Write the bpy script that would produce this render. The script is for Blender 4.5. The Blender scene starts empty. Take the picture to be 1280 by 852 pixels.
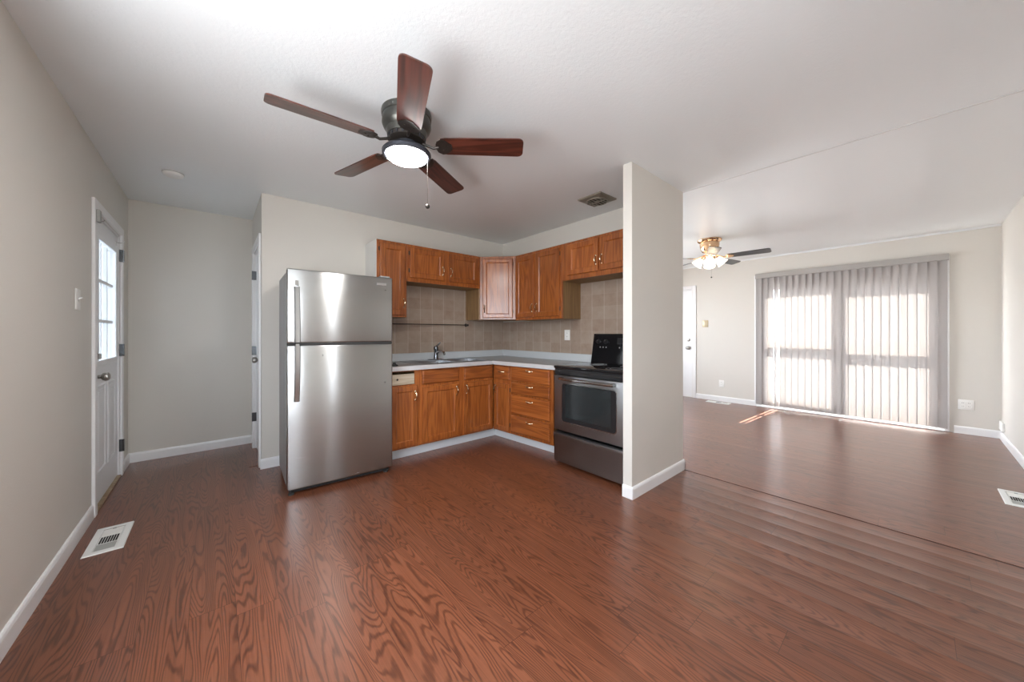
import bpy, bmesh, math, random
from mathutils import Vector, Matrix
random.seed(7)
R = math.radians
sc = bpy.context.scene
COL = sc.collection

# ------------------------------------------------------------------ camera
cam = bpy.data.cameras.new('camera')
cam.sensor_width = 36.0
cam.lens = 433.7 * 36.0 / 1280.0
cam.shift_y = -(426.0 - 416.37) / 1280.0
cam.clip_start = 0.02
co = bpy.data.objects.new('camera', cam)
COL.objects.link(co)
co.location = (0, 0, 1.2)
co.rotation_euler = (R(90), 0, -R(40.6532))
sc.camera = co

# ------------------------------------------------------------------ light
EXPOSURE = 2.64
SKY = 3.2
SUN = 18.0
sc.view_settings.view_transform = 'Standard'
sc.view_settings.look = 'None'
sc.view_settings.gamma = 1.0
sc.view_settings.use_curve_mapping = False
sc.view_settings.exposure = EXPOSURE
try:
    sc.cycles.max_bounces = 14
    sc.cycles.diffuse_bounces = 8
    sc.cycles.transparent_max_bounces = 16
    sc.cycles.caustics_reflective = False
    sc.cycles.caustics_refractive = False
    sc.cycles.sample_clamp_indirect = 6.0
except Exception:
    pass
world = bpy.data.worlds.new('overcast_sky')
sc.world = world
world.use_nodes = True
bg = world.node_tree.nodes['Background']
_nt = world.node_tree
_tc = _nt.nodes.new('ShaderNodeTexCoord'); _sp = _nt.nodes.new('ShaderNodeSeparateXYZ'); _rp = _nt.nodes.new('ShaderNodeValToRGB')
_mr = _nt.nodes.new('ShaderNodeMapRange'); _mr.inputs[1].default_value = -0.12; _mr.inputs[2].default_value = 0.12
_nt.links.new(_tc.outputs['Generated'], _sp.inputs[0]); _nt.links.new(_sp.outputs[2], _mr.inputs[0]); _nt.links.new(_mr.outputs[0], _rp.inputs[0])
_rp.color_ramp.elements[0].color = (0.66, 0.67, 0.68, 1)      # pale ground beyond the windows
_rp.color_ramp.elements[1].color = (0.86, 0.94, 1.04, 1)       # bright hazy sky
_nt.links.new(_rp.outputs[0], bg.inputs[0])
bg.inputs[1].default_value = SKY

sun = bpy.data.lights.new('sun', 'SUN')
sun.energy = SUN
sun.angle = R(0.5)
sun.color = (1.0, 0.96, 0.9)
so = bpy.data.objects.new('sun', sun)
COL.objects.link(so)
_el = R(51.5)
_dir = Vector((-math.cos(_el), 0.053 * math.cos(_el), -math.sin(_el)))
so.rotation_euler = _dir.to_track_quat('-Z', 'Y').to_euler()
so.location = (12, 0.5, 8)

def portal(name, loc, rot, sx, sy):
    l = bpy.data.lights.new(name, 'AREA')
    l.shape = 'RECTANGLE'
    l.size = sx; l.size_y = sy
    l.cycles.is_portal = True
    o = bpy.data.objects.new(name, l)
    COL.objects.link(o)
    o.location = loc; o.rotation_euler = rot
# openings that let daylight in (area light -Z axis points into the room)
portal('daylight_left_window', (-0.76, 0.90, 1.42), (0, R(-90), 0), 1.35, 1.6)
portal('daylight_added_rear_window', (-0.275, -0.80, 1.42), (R(90), 0, 0), 0.55, 1.4)  # portal for the unseen window added as extra dining light
portal('daylight_rear_window', (1.045, -0.80, 1.40), (R(90), 0, 0), 0.19, 1.5)
portal('daylight_added_living_window', (4.45, 4.02, 1.35), (R(-90), 0, 0), 2.3, 1.5)  # portal for the unseen window added as extra living-room light
portal('daylight_sliding_door', (6.97, 0.74, 1.05), (0, R(90), 0), 2.0, 1.95)

# ------------------------------------------------------------------ plan
XL, YH, YK, XK, XS = -0.603, 4.749, 3.772, 3.071, 3.139
YS, YS2, XE, XW, YR, XJ, ZC = 1.340, 1.412, 2.296, 6.803, -0.633, 0.319, 2.443
YLB = 3.85

# ------------------------------------------------------------------ node helpers
class NT:
    def __init__(s, name):
        s.m = bpy.data.materials.new(name)
        s.m.use_nodes = True
        s.t = s.m.node_tree
        s.b = s.t.nodes['Principled BSDF']
        s.out = s.t.nodes['Material Output']
    def n(s, typ, **kw):
        nd = s.t.nodes.new(typ)
        for k, v in kw.items():
            setattr(nd, k, v)
        return nd
    def l(s, a, b):
        s.t.links.new(a, b)
    def val(s, sock, v):
        if hasattr(v, 'default_value') or hasattr(v, 'is_output'):
            s.l(v, sock)
        else:
            sock.default_value = v
    def math(s, op, a, b=0.0, c=None):
        nd = s.n('ShaderNodeMath', operation=op)
        s.val(nd.inputs[0], a); s.val(nd.inputs[1], b)
        if c is not None: s.val(nd.inputs[2], c)
        return nd.outputs[0]
    def comb(s, x, y, z):
        nd = s.n('ShaderNodeCombineXYZ')
        s.val(nd.inputs[0], x); s.val(nd.inputs[1], y); s.val(nd.inputs[2], z)
        return nd.outputs[0]
    def noise(s, vec, scale=1.0, detail=2.0, rough=0.5, dist=0.0):
        nd = s.n('ShaderNodeTexNoise')
        s.l(vec, nd.inputs['Vector'])
        nd.inputs['Scale'].default_value = scale
        nd.inputs['Detail'].default_value = detail
        nd.inputs['Roughness'].default_value = rough
        nd.inputs['Distortion'].default_value = dist
        return nd.outputs[0]
    def white(s, vec):
        nd = s.n('ShaderNodeTexWhiteNoise', noise_dimensions='3D')
        s.l(vec, nd.inputs['Vector'])
        return nd.outputs[0]
    def mixc(s, f, a, b, mode='MIX'):
        nd = s.n('ShaderNodeMix', data_type='RGBA', blend_type=mode)
        s.val(nd.inputs[0], f)
        for i, v in ((6, a), (7, b)):
            if isinstance(v, tuple): nd.inputs[i].default_value = (*v, 1) if len(v) == 3 else v
            else: s.l(v, nd.inputs[i])
        return nd.outputs[2]
    def ramp(s, f, stops):
        nd = s.n('ShaderNodeValToRGB')
        s.l(f, nd.inputs[0])
        e = nd.color_ramp.elements
        while len(e) < len(stops): e.new(0.5)
        for el, (p, c) in zip(e, stops):
            el.position = p; el.color = (*c, 1) if len(c) == 3 else c
        return nd.outputs[0]
    def bump(s, h, strength=1.0, dist=1.0):
        nd = s.n('ShaderNodeBump')
        nd.inputs['Strength'].default_value = strength
        nd.inputs['Distance'].default_value = dist
        s.l(h, nd.inputs['Height'])
        s.l(nd.outputs[0], s.b.inputs['Normal']); s.l(nd.outputs[0], s.b.inputs['Coat Normal'])
    def obj(s):
        return s.n('ShaderNodeTexCoord').outputs['Object']
    def xyz(s, v):
        nd = s.n('ShaderNodeSeparateXYZ'); s.l(v, nd.inputs[0])
        return nd.outputs
    def mapped(s, v, scale, off=None):
        nd = s.n('ShaderNodeVectorMath', operation='MULTIPLY')
        s.l(v, nd.inputs[0]); nd.inputs[1].default_value = scale
        if off is None: return nd.outputs[0]
        ad = s.n('ShaderNodeVectorMath', operation='ADD')
        s.l(nd.outputs[0], ad.inputs[0]); s.l(off, ad.inputs[1])
        return ad.outputs[0]

def simple(name, col, rough=0.5, metal=0.0, spec=0.5, **kw):
    t = NT(name)
    t.b.inputs['Base Color'].default_value = (*col, 1)
    t.b.inputs['Roughness'].default_value = rough
    t.b.inputs['Metallic'].default_value = metal
    t.b.inputs['Specular IOR Level'].default_value = spec
    for k, v in kw.items():
        t.b.inputs[k].default_value = v
    return t.m

def painted(name, col, rough, bump_scale, bump_amt, spec=0.4, var=0.03):
    t = NT(name)
    o = t.obj()
    n1 = t.noise(o, 1.3, 3.0)
    a = tuple(c * (1 - var) for c in col); b = tuple(min(1, c * (1 + var)) for c in col)
    t.l(t.mixc(n1, a, b), t.b.inputs['Base Color'])
    t.b.inputs['Roughness'].default_value = rough
    t.b.inputs['Specular IOR Level'].default_value = spec
    n2 = t.noise(o, bump_scale, 3.0, 0.6)
    t.bump(n2, 1.0, bump_amt)
    return t.m

def wood(name, light, dark, axis, rough=0.34, spec=0.5, fine=70.0, coat=0.0):
    """grain running along the given object axis"""
    t = NT(name)
    o = t.obj()
    rnd = t.n('ShaderNodeObjectInfo').outputs['Random']
    off = t.comb(t.math('MULTIPLY', rnd, 37.0), t.math('MULTIPLY', rnd, 91.0), t.math('MULTIPLY', rnd, 53.0))
    sc1 = [fine] * 3; sc1[axis] = 2.2
    sc2 = [9.0] * 3; sc2[axis] = 0.9
    f = t.noise(t.mapped(o, tuple(sc1), off), 1.0, 4.0, 0.6)
    g = t.noise(t.mapped(o, tuple(sc2), off), 1.0, 2.0, 0.5, 0.4)
    rings = t.math('MULTIPLY_ADD', t.math('SINE', t.math('MULTIPLY', g, 55.0)), 0.5, 0.5)
    k = t.math('MULTIPLY_ADD', f, 0.6, t.math('MULTIPLY', rings, 0.4))
    c = t.ramp(k, [(0.25, dark), (0.75, light)])
    tint = t.math('MULTIPLY_ADD', rnd, 0.22, 0.88)
    vm = t.n('ShaderNodeVectorMath', operation='SCALE')
    t.l(c, vm.inputs[0]); t.l(tint, vm.inputs['Scale'])
    t.l(vm.outputs[0], t.b.inputs['Base Color'])
    t.b.inputs['Roughness'].default_value = rough
    t.b.inputs['Specular IOR Level'].default_value = spec
    t.b.inputs['Coat Weight'].default_value = coat
    t.b.inputs['Coat Roughness'].default_value = 0.2
    t.bump(f, 0.25, 0.0006)
    return t.m

M = {}
M['wall'] = painted('warm_grey_wall_paint', (0.64, 0.612, 0.562), 0.55, 140, 0.0006)
M['ceiling'] = painted('white_textured_ceiling_paint', (0.775, 0.80, 0.812), 0.34, 60, 0.0011, 0.5, 0.012)
M['trim'] = simple('white_gloss_trim', (0.80, 0.80, 0.80), 0.32)
M['door'] = simple('white_door_paint', (0.80, 0.81, 0.82), 0.38)
M['plastic'] = simple('white_plastic', (0.78, 0.77, 0.74), 0.4)
M['caulk'] = simple('grey_caulk_line', (0.66, 0.66, 0.66), 0.6)
M['tan_plate'] = simple('brass_tan_plate', (0.46, 0.38, 0.25), 0.4, 0.3)
M['dark_gap'] = simple('dark_gap', (0.012, 0.010, 0.009), 0.8)
M['oak_v'] = wood('honey_oak_upright_grain', (0.355, 0.108, 0.022), (0.215, 0.055, 0.010), 2, coat=0.35)
M['oak_h'] = wood('honey_oak_level_grain', (0.335, 0.098, 0.020), (0.20, 0.050, 0.0095), 0, coat=0.3)
M['oak_raw'] = wood('unfinished_cabinet_side', (0.27, 0.158, 0.066), (0.20, 0.112, 0.048), 2, 0.6)
M['pale_wood'] = wood('bare_pale_wood', (0.55, 0.47, 0.36), (0.42, 0.34, 0.24), 0, 0.6)
M['threshold'] = wood('worn_wood_threshold', (0.34, 0.25, 0.15), (0.22, 0.15, 0.085), 1, 0.5)
M['chrome'] = simple('chrome', (0.62, 0.63, 0.65), 0.14, 1.0)
M['dark_chrome'] = simple('dark_chrome', (0.16, 0.17, 0.18), 0.2, 1.0)
M['nickel'] = simple('satin_nickel', (0.42, 0.40, 0.37), 0.3, 1.0)
M['brass'] = simple('antique_brass_pull', (0.62, 0.50, 0.34), 0.25, 1.0)
M['gold'] = simple('polished_gold_brass', (0.74, 0.48, 0.29), 0.2, 1.0)
M['iron'] = simple('black_iron', (0.035, 0.028, 0.024), 0.4, 0.4)
M['bronze'] = simple('dark_bronze_housing', (0.115, 0.115, 0.105), 0.32, 0.85)
M['hub'] = simple('blue_black_hub', (0.055, 0.06, 0.075), 0.35, 0.6)
M['black_gloss'] = simple('black_glass', (0.008, 0.008, 0.009), 0.08)
M['black'] = simple('black_enamel', (0.012, 0.012, 0.013), 0.3)
M['rubber'] = simple('dark_rubber', (0.02, 0.019, 0.018), 0.7)
M['oven_glass'] = simple('dark_oven_glass', (0.018, 0.022, 0.023), 0.09, 0.0, 0.8)
M['grey_mark'] = simple('grey_printing', (0.28, 0.28, 0.28), 0.5)
M['headrail'] = simple('grey_headrail', (0.37, 0.35, 0.33), 0.5)
M['vent_tan'] = simple('aged_steel_grille', (0.30, 0.27, 0.22), 0.45, 0.5)
M['white_metal'] = simple('white_enamel_metal', (0.74, 0.75, 0.73), 0.4)
M['grey_metal'] = simple('grey_damper', (0.36, 0.37, 0.35), 0.5)
M['splash'] = simple('pale_blue_grey_ledge', (0.50, 0.52, 0.53), 0.35)
M['edge'] = simple('pale_counter_edge', (0.50, 0.49, 0.485), 0.35)
M['toe'] = simple('white_toe_board', (0.64, 0.67, 0.69), 0.4)
M['white_side'] = simple('white_painted_side', (0.72, 0.71, 0.68), 0.5)

def mk_counter():
    t = NT('grey_speckled_laminate')
    o = t.obj()
    n = t.noise(o, 160, 3, 0.6)
    c = t.ramp(n, [(0.35, (0.27, 0.275, 0.27)), (0.65, (0.38, 0.385, 0.38))])
    # worn brown stain on the counter beside the refrigerator
    p = t.xyz(o)
    dx = t.math('MULTIPLY', t.math('SUBTRACT', p[0], 1.40), 4.2)
    dy = t.math('MULTIPLY', t.math('SUBTRACT', p[1], 3.26), 6.0)
    r = t.math('SQRT', t.math('ADD', t.math('MULTIPLY', dx, dx), t.math('MULTIPLY', dy, dy)))
    r = t.math('ADD', r, t.math('MULTIPLY', t.noise(o, 14, 3), 0.7))
    k = t.ramp(r, [(0.65, (1, 1, 1)), (1.25, (0, 0, 0))])
    c = t.mixc(t.math('MULTIPLY', k, 0.7), c, (0.16, 0.10, 0.055))
    t.l(c, t.b.inputs['Base Color'])
    t.b.inputs['Roughness'].default_value = 0.3
    return t.m
M['counter'] = mk_counter()

def mk_floor():
    t = NT('red_oak_laminate_planks')
    p = t.xyz(t.obj())
    W, L = 0.1533, 1.22
    u = t.math('DIVIDE', t.math('SUBTRACT', p[0], 3.139), W)
    row = t.math('FLOOR', u)
    fu = t.math('FRACT', t.math('ADD', u, 100.0))
    off = t.white(t.comb(row, 3.0, 1.0))
    v = t.math('ADD', t.math('DIVIDE', p[1], L), off)
    cell = t.math('FLOOR', v)
    fv = t.math('FRACT', t.math('ADD', v, 100.0))
    r1 = t.white(t.comb(row, cell, 5.0))
    r2 = t.white(t.comb(row, cell, 11.0))
    # cathedral grain: contour lines of a noise stretched along the plank
    q = t.comb(t.math('MULTIPLY', p[0], 8.0), t.math('MULTIPLY_ADD', p[1], 0.85, t.math('MULTIPLY', r2, 60.0)), t.math('MULTIPLY', r1, 80.0))
    n = t.noise(q, 1.0, 1.8, 0.42, 0.35)
    wob = t.noise(t.comb(t.math('MULTIPLY', p[0], 60.0), t.math('MULTIPLY', p[1], 14.0), r2), 1.0, 2.0, 0.5)
    n = t.math('MULTIPLY_ADD', wob, 0.012, n)
    ring = t.math('FRACT', t.math('MULTIPLY', n, 32.0))
    ring = t.math('ABSOLUTE', t.math('MULTIPLY_ADD', ring, 2.0, -1.0))
    rs = t.n('ShaderNodeMapRange', interpolation_type='SMOOTHSTEP')
    t.l(ring, rs.inputs[0]); rs.inputs[1].default_value = 0.40; rs.inputs[2].default_value = 0.95
    ring = rs.outputs[0]
    fine = t.noise(t.comb(t.math('MULTIPLY', p[0], 210.0), t.math('MULTIPLY', p[1], 3.0), r1), 1.0, 3.0, 0.6)
    streak = t.noise(t.comb(t.math('MULTIPLY', p[0], 26.0), t.math('MULTIPLY', p[1], 0.8), t.math('MULTIPLY', r2, 30.0)), 1.0, 2.0, 0.5)
    k = t.math('ADD', t.math('MULTIPLY', ring, 0.30), t.math('ADD', t.math('MULTIPLY', fine, 0.40), t.math('MULTIPLY', streak, 0.30)))
    c = t.ramp(k, [(0.26, (0.186, 0.064, 0.031)), (0.48, (0.132, 0.042, 0.0192)), (0.80, (0.050, 0.0150, 0.0072))])
    tint = t.math('MULTIPLY_ADD', r1, 0.22, 0.89)
    sm = t.n('ShaderNodeVectorMath', operation='SCALE')
    t.l(c, sm.inputs[0]); t.l(tint, sm.inputs['Scale'])
    c = sm.outputs[0]
    # thin dark joints between the planks
    eu = t.math('MINIMUM', fu, t.math('SUBTRACT', 1.0, fu))
    ev = t.math('MULTIPLY', t.math('MINIMUM', fv, t.math('SUBTRACT', 1.0, fv)), L / W)
    e = t.math('MINIMUM', eu, ev)
    joint = t.math('LESS_THAN', e, 0.007)
    c = t.mixc(t.math('MULTIPLY', joint, 0.65), c, (0.035, 0.011, 0.006))
    t.l(c, t.b.inputs['Base Color'])
    t.b.inputs['Roughness'].default_value = 0.29
    t.b.inputs['Specular IOR Level'].default_value = 0.45
    t.b.inputs['Coat Weight'].default_value = 0.3
    t.b.inputs['Coat Roughness'].default_value = 0.24
    # planks cupped by damp along the seam: edges stand proud
    d = t.math('MULTIPLY_ADD', fu, 2.0, -1.0)
    cup = t.math('MULTIPLY', d, d)
    mx = t.n('ShaderNodeMapRange', interpolation_type='SMOOTHSTEP')
    t.l(p[0], mx.inputs[0]); mx.inputs[1].default_value = 1.1; mx.inputs[2].default_value = 2.1
    mx2 = t.math('LESS_THAN', p[0], 3.139)
    my = t.n('ShaderNodeMapRange', interpolation_type='SMOOTHSTEP')
    t.l(p[1], my.inputs[0]); my.inputs[1].default_value = 1.6; my.inputs[2].default_value = 0.5
    amt = t.math('MULTIPLY', t.math('MULTIPLY', mx.outputs[0], mx2), my.outputs[0])
    amt = t.math('MULTIPLY_ADD', amt, 0.0022, 0.00025)
    wav = t.noise(t.comb(t.math('MULTIPLY', p[0], 5.0), t.math('MULTIPLY', p[1], 1.0), 0.0), 1.0, 1.0)
    h = t.math('MULTIPLY', cup, amt)
    h = t.math('ADD', h, t.math('MULTIPLY', wav, 0.0012))
    t.bump(h, 1.0, 1.0)
    return t.m
M['floor'] = mk_floor()

def mk_tile():
    t = NT('greige_wall_tile')
    p = t.xyz(t.obj())
    # slabs are built with x along the wall and z up
    su = t.math('DIVIDE', p[0], 0.1515); sv = t.math('DIVIDE', t.math('SUBTRACT', p[2], 1.741), 0.13)
    fu = t.math('FRACT', t.math('ADD', su, 50.0)); fv = t.math('FRACT', t.math('ADD', sv, 50.0))
    r = t.white(t.comb(t.math('FLOOR', su), t.math('FLOOR', sv), 2.0))
    n = t.noise(t.obj(), 11, 5, 0.65)
    k = t.math('MULTIPLY_ADD', r, 0.25, t.math('MULTIPLY', n, 0.75))
    c = t.ramp(k, [(0.25, (0.27, 0.19, 0.145)), (0.5, (0.325, 0.25, 0.195)), (0.8, (0.37, 0.30, 0.24))])
    eu = t.math('MULTIPLY', t.math('MINIMUM', fu, t.math('SUBTRACT', 1.0, fu)), 0.1515)
    ev = t.math('MULTIPLY', t.math('MINIMUM', fv, t.math('SUBTRACT', 1.0, fv)), 0.13)
    gu = t.math('LESS_THAN', eu, 0.0035)
    gv = t.math('MULTIPLY', t.math('LESS_THAN', ev, 0.0022), 0.35)
    g = t.math('MAXIMUM', gu, gv)
    c = t.mixc(t.math('MULTIPLY', g, 0.55), c, (0.50, 0.43, 0.36))
    t.l(c, t.b.inputs['Base Color'])
    t.b.inputs['Roughness'].default_value = 0.35
    t.bump(t.math('SUBTRACT', 1.0, g), 0.4, 0.001)
    return t.m
M['tile'] = mk_tile()

def mk_steel(name, col, rough, axis_scale, aniso=0.9):
    t = NT(name)
    o = t.obj()
    n = t.noise(t.mapped(o, axis_scale), 1.0, 3.0, 0.6)
    b = t.noise(o, 3.0, 2.0)
    k = t.math('MULTIPLY_ADD', n, 0.5, t.math('MULTIPLY', b, 0.5))
    t.l(t.ramp(k, [(0.3, tuple(c * 0.92 for c in col)), (0.7, tuple(min(1, c * 1.06) for c in col))]), t.b.inputs['Base Color'])
    t.b.inputs['Metallic'].default_value = 1.0
    t.l(t.math('MULTIPLY_ADD', n, 0.10, rough - 0.05), t.b.inputs['Roughness'])
    t.b.inputs['Anisotropic'].default_value = aniso
    tg = t.n('ShaderNodeVectorTransform', vector_type='VECTOR', convert_from='OBJECT', convert_to='WORLD')
    tg.inputs[0].default_value = (0, 0, 1)
    t.l(tg.outputs[0], t.b.inputs['Tangent'])
    return t.m
M['steel'] = mk_steel('brushed_stainless_steel', (0.43, 0.43, 0.42), 0.25, (3, 3, 220))
M['steel_dark'] = mk_steel('darker_stainless_steel', (0.30, 0.305, 0.31), 0.36, (3, 3, 220), 0.35)
M['steel_sink'] = simple('sink_stainless', (0.34, 0.355, 0.37), 0.28, 1.0)
M['fridge_side'] = painted('grey_textured_fridge_side', (0.29, 0.295, 0.29), 0.42, 400, 0.0004)

def mk_glass():
    t = NT('window_glass')
    tr = t.n('ShaderNodeBsdfTransparent')
    gl = t.n('ShaderNodeBsdfGlossy'); gl.inputs['Roughness'].default_value = 0.0
    mx = t.n('ShaderNodeMixShader'); mx.inputs[0].default_value = 0.05
    t.l(tr.outputs[0], mx.inputs[1]); t.l(gl.outputs[0], mx.inputs[2])
    t.l(mx.outputs[0], t.out.inputs[0])
    return t.m
M['glass'] = mk_glass()

def mk_vane():
    t = NT('translucent_blind_vane')
    d = t.n('ShaderNodeBsdfDiffuse'); d.inputs[0].default_value = (0.66, 0.62, 0.60, 1)
    tr = t.n('ShaderNodeBsdfTranslucent'); tr.inputs[0].default_value = (0.285, 0.274, 0.265, 1)
    mx = t.n('ShaderNodeMixShader'); mx.inputs[0].default_value = 0.5
    t.l(d.outputs[0], mx.inputs[1]); t.l(tr.outputs[0], mx.inputs[2])
    t.l(mx.outputs[0], t.out.inputs[0])
    return t.m
M['vane'] = mk_vane()

def mk_sheer():
    t = NT('pleated_sheer_fabric')
    d = t.n('ShaderNodeBsdfDiffuse'); d.inputs[0].default_value = (0.75, 0.78, 0.82, 1)
    tr = t.n('ShaderNodeBsdfTranslucent')
    p = t.xyz(t.obj())
    n = t.noise(t.comb(t.math('MULTIPLY', p[0], 22.0), 0.0, 0.0), 1.0, 2.0, 0.6)
    t.l(t.ramp(n, [(0.38, (0.10, 0.125, 0.15)), (0.58, (0.25, 0.26, 0.265))]), tr.inputs[0])
    mx = t.n('ShaderNodeMixShader'); mx.inputs[0].default_value = 0.6
    t.l(d.outputs[0], mx.inputs[1]); t.l(tr.outputs[0], mx.inputs[2])
    t.l(mx.outputs[0], t.out.inputs[0])
    return t.m
M['sheer'] = mk_sheer()

def emit(name, col, strength):
    t = NT(name)
    t.b.inputs['Base Color'].default_value = (*col, 1)
    t.b.inputs['Emission Color'].default_value = (*col, 1)
    t.b.inputs['Emission Strength'].default_value = strength
    t.b.inputs['Roughness'].default_value = 0.3
    return t.m
M['lens'] = emit('lit_frosted_lens', (1.0, 0.97, 0.94), 28.0)
M['shade'] = emit('lit_frosted_shade', (1.0, 0.88, 0.72), 0.55)
M['bulb'] = emit('warm_bulb', (1.0, 0.85, 0.62), 2.5)
M['fan_wood'] = wood('cherry_fan_blade', (0.105, 0.028, 0.018), (0.034, 0.010, 0.007), 0, 0.28, 0.6, 60, 0.3)
M['fan_black'] = simple('black_fan_blade', (0.03, 0.03, 0.033), 0.35)

# ------------------------------------------------------------------ mesh helpers
def bx(bm, x0, x1, y0, y1, z0, z1, bev=0.0, seg=2):
    x0, x1 = min(x0, x1), max(x0, x1); y0, y1 = min(y0, y1), max(y0, y1); z0, z1 = min(z0, z1), max(z0, z1)
    r = bmesh.ops.create_cube(bm, size=1.0)
    vs = r['verts']
    for v in vs:
        v.co = Vector((x0 + (v.co.x + .5) * (x1 - x0), y0 + (v.co.y + .5) * (y1 - y0), z0 + (v.co.z + .5) * (z1 - z0)))
    if bev > 0:
        es = list({e for v in vs for e in v.link_edges})
        bmesh.ops.bevel(bm, geom=es, offset=bev, segments=seg, affect='EDGES', profile=0.5)
    return bm

def prism(bm, pts, z0, z1):
    """extrude an xy outline from z0 to z1"""
    a = [bm.verts.new((x, y, z0)) for x, y in pts]
    b = [bm.verts.new((x, y, z1)) for x, y in pts]
    n = len(pts)
    bm.faces.new(list(reversed(a))); bm.faces.new(b)
    for i in range(n):
        bm.faces.new((a[i], a[(i + 1) % n], b[(i + 1) % n], b[i]))
    return bm

def lathe(bm, prof, seg=32, mat=None, close=True):
    """prof: list of (r, z) ; optional matrix"""
    mat = mat or Matrix.Identity(4)
    rings = []
    for r, z in prof:
        if r < 1e-6:
            rings.append([bm.verts.new(mat @ Vector((0, 0, z)))])
        else:
            rings.append([bm.verts.new(mat @ Vector((r * math.cos(2 * math.pi * i / seg), r * math.sin(2 * math.pi * i / seg), z))) for i in range(seg)])
    for a, b in zip(rings, rings[1:]):
        for i in range(seg):
            j = (i + 1) % seg
            if len(a) == 1 and len(b) == 1: continue
            if len(a) == 1: bm.faces.new((a[0], b[i], b[j]))
            elif len(b) == 1: bm.faces.new((a[i], b[0], a[j]))
            else: bm.faces.new((a[i], b[i], b[j], a[j]))
    if close:
        if len(rings[0]) > 1: bm.faces.new(list(reversed(rings[0])))
        if len(rings[-1]) > 1: bm.faces.new(rings[-1])
    return bm

def tube(bm, pts, r, seg=10, rs=None):
    pts = [Vector(p) for p in pts]
    n = len(pts)
    rings = []
    up = Vector((0, 0, 1))
    prev = None
    for i, p in enumerate(pts):
        d = (pts[min(i + 1, n - 1)] - pts[max(i - 1, 0)]).normalized()
        if prev is None:
            a = d.cross(up)
            if a.length < 1e-3: a = d.cross(Vector((1, 0, 0)))
        else:
            a = prev - d * prev.dot(d)
        a.normalize(); prev = a
        b = d.cross(a)
        rr = rs[i] if rs else r
        rings.append([bm.verts.new(p + (a * math.cos(2 * math.pi * k / seg) + b * math.sin(2 * math.pi * k / seg)) * rr) for k in range(seg)])
    for q, w in zip(rings, rings[1:]):
        for k in range(seg):
            bm.faces.new((q[k], q[(k + 1) % seg], w[(k + 1) % seg], w[k]))
    bm.faces.new(list(reversed(rings[0]))); bm.faces.new(rings[-1])
    return bm

def arc(p0, p1, bulge, n=9):
    """points from p0 to p1 bowed along vector bulge"""
    p0, p1, bulge = Vector(p0), Vector(p1), Vector(bulge)
    return [p0.lerp(p1, i / (n - 1)) + bulge * math.sin(math.pi * i / (n - 1)) ** 0.7 for i in range(n)]

def B():
    return bmesh.new()

def obj(name, bm, mat, parent=None, smooth=None, loc=None, rz=0.0):
    bmesh.ops.recalc_face_normals(bm, faces=bm.faces)
    me = bpy.data.meshes.new(name)
    bm.to_mesh(me); bm.free()
    me.materials.append(M[mat] if isinstance(mat, str) else mat)
    if smooth:
        for p in me.polygons: p.use_smooth = True
        try: me.set_sharp_from_angle(angle=R(smooth))
        except Exception: pass
    o = bpy.data.objects.new(name, me)
    COL.objects.link(o)
    if parent is not None: o.parent = parent
    if loc is not None: o.location = loc
    o.rotation_euler.z = rz
    return o

def empty(name, loc=(0, 0, 0), rz=0.0):
    o = bpy.data.objects.new(name, None)
    o.empty_display_size = 0.1
    COL.objects.link(o)
    o.location = loc; o.rotation_euler = (0, 0, rz)
    return o

def tag(o, label, cat, group=None):
    o['label'] = label; o['category'] = cat
    if group: o['group'] = group
    return o

def struct(name, bm, mat, parent=None, smooth=None, loc=None, rz=0.0):
    o = obj(name, bm, mat, parent, smooth, loc, rz)
    if parent is None: o['kind'] = 'structure'
    return o

def sempty(name, loc=(0, 0, 0), rz=0.0):
    o = empty(name, loc, rz); o['kind'] = 'structure'
    return o

def wall(name, axis, c0, c1, a0, a1, z0, z1, openings=(), mat='wall'):
    """axis 'x': wall plane at x in c0..c1 running along y a0..a1; openings (a, b, zlo, zhi)"""
    bm = B()
    def put(p, q, u, v):
        if q - p < 1e-4 or v - u < 1e-4: return
        if axis == 'x': bx(bm, c0, c1, p, q, u, v)
        else: bx(bm, p, q, c0, c1, u, v)
    cur = a0
    for (p, q, u, v) in sorted(openings):
        put(cur, p, z0, z1); put(p, q, z0, u); put(p, q, v, z1); cur = q
    put(cur, a1, z0, z1)
    return struct(name, bm, mat)

# ------------------------------------------------------------------ shell
T = 0.14
bm = B(); bx(bm, XL - T, 3.1315, YR - T, YH + T, -0.06, 0.0); struct('floor', bm, 'floor')
bm = B(); bx(bm, 3.1465, XW + T, YR - T, YH + T, -0.06, 0.0); struct('floor', bm, 'floor')
bm = B(); bx(bm, 3.0, 3.3, YR - T, YH + T, -0.10, -0.0605); bx(bm, 3.1316, 3.1464, YR - T, YH + T, -0.0604, -0.0025); struct('floor', bm, 'dark_gap')
bm = B(); bx(bm, XL - T, XW + T, YR - T, YH + T, ZC, ZC + 0.1); struct('ceiling', bm, 'ceiling')
wall('wall_left', 'x', XL - T, XL, YR - T, YH + T, 0, ZC, [(0.10, 1.70, 0.75, 2.10), (3.53, 4.36, 0.0, 2.02)])
wall('wall_back', 'y', YH, YH + T, XL, 0.46, 0, ZC)
wall('wall_side', 'x', XJ, XJ + 0.11, YK + 0.11, YH, 0, ZC, [(3.88, 4.50, 0.0, 2.03)])
wall('wall_light_stop', 'x', 0.46, 0.52, YK + 0.11, YH + T, 0, ZC)  # unseen slab added behind the side door to stop light leaking in
wall('wall_kitchen', 'y', YK, YK + 0.11, XJ, XS, 0, ZC)
wall('wall_stove', 'x', XK, XS, YS2, YK, 0, ZC)
wall('wall_partition', 'y', YS, YS2, XE, XS, 0, ZC)
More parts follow.
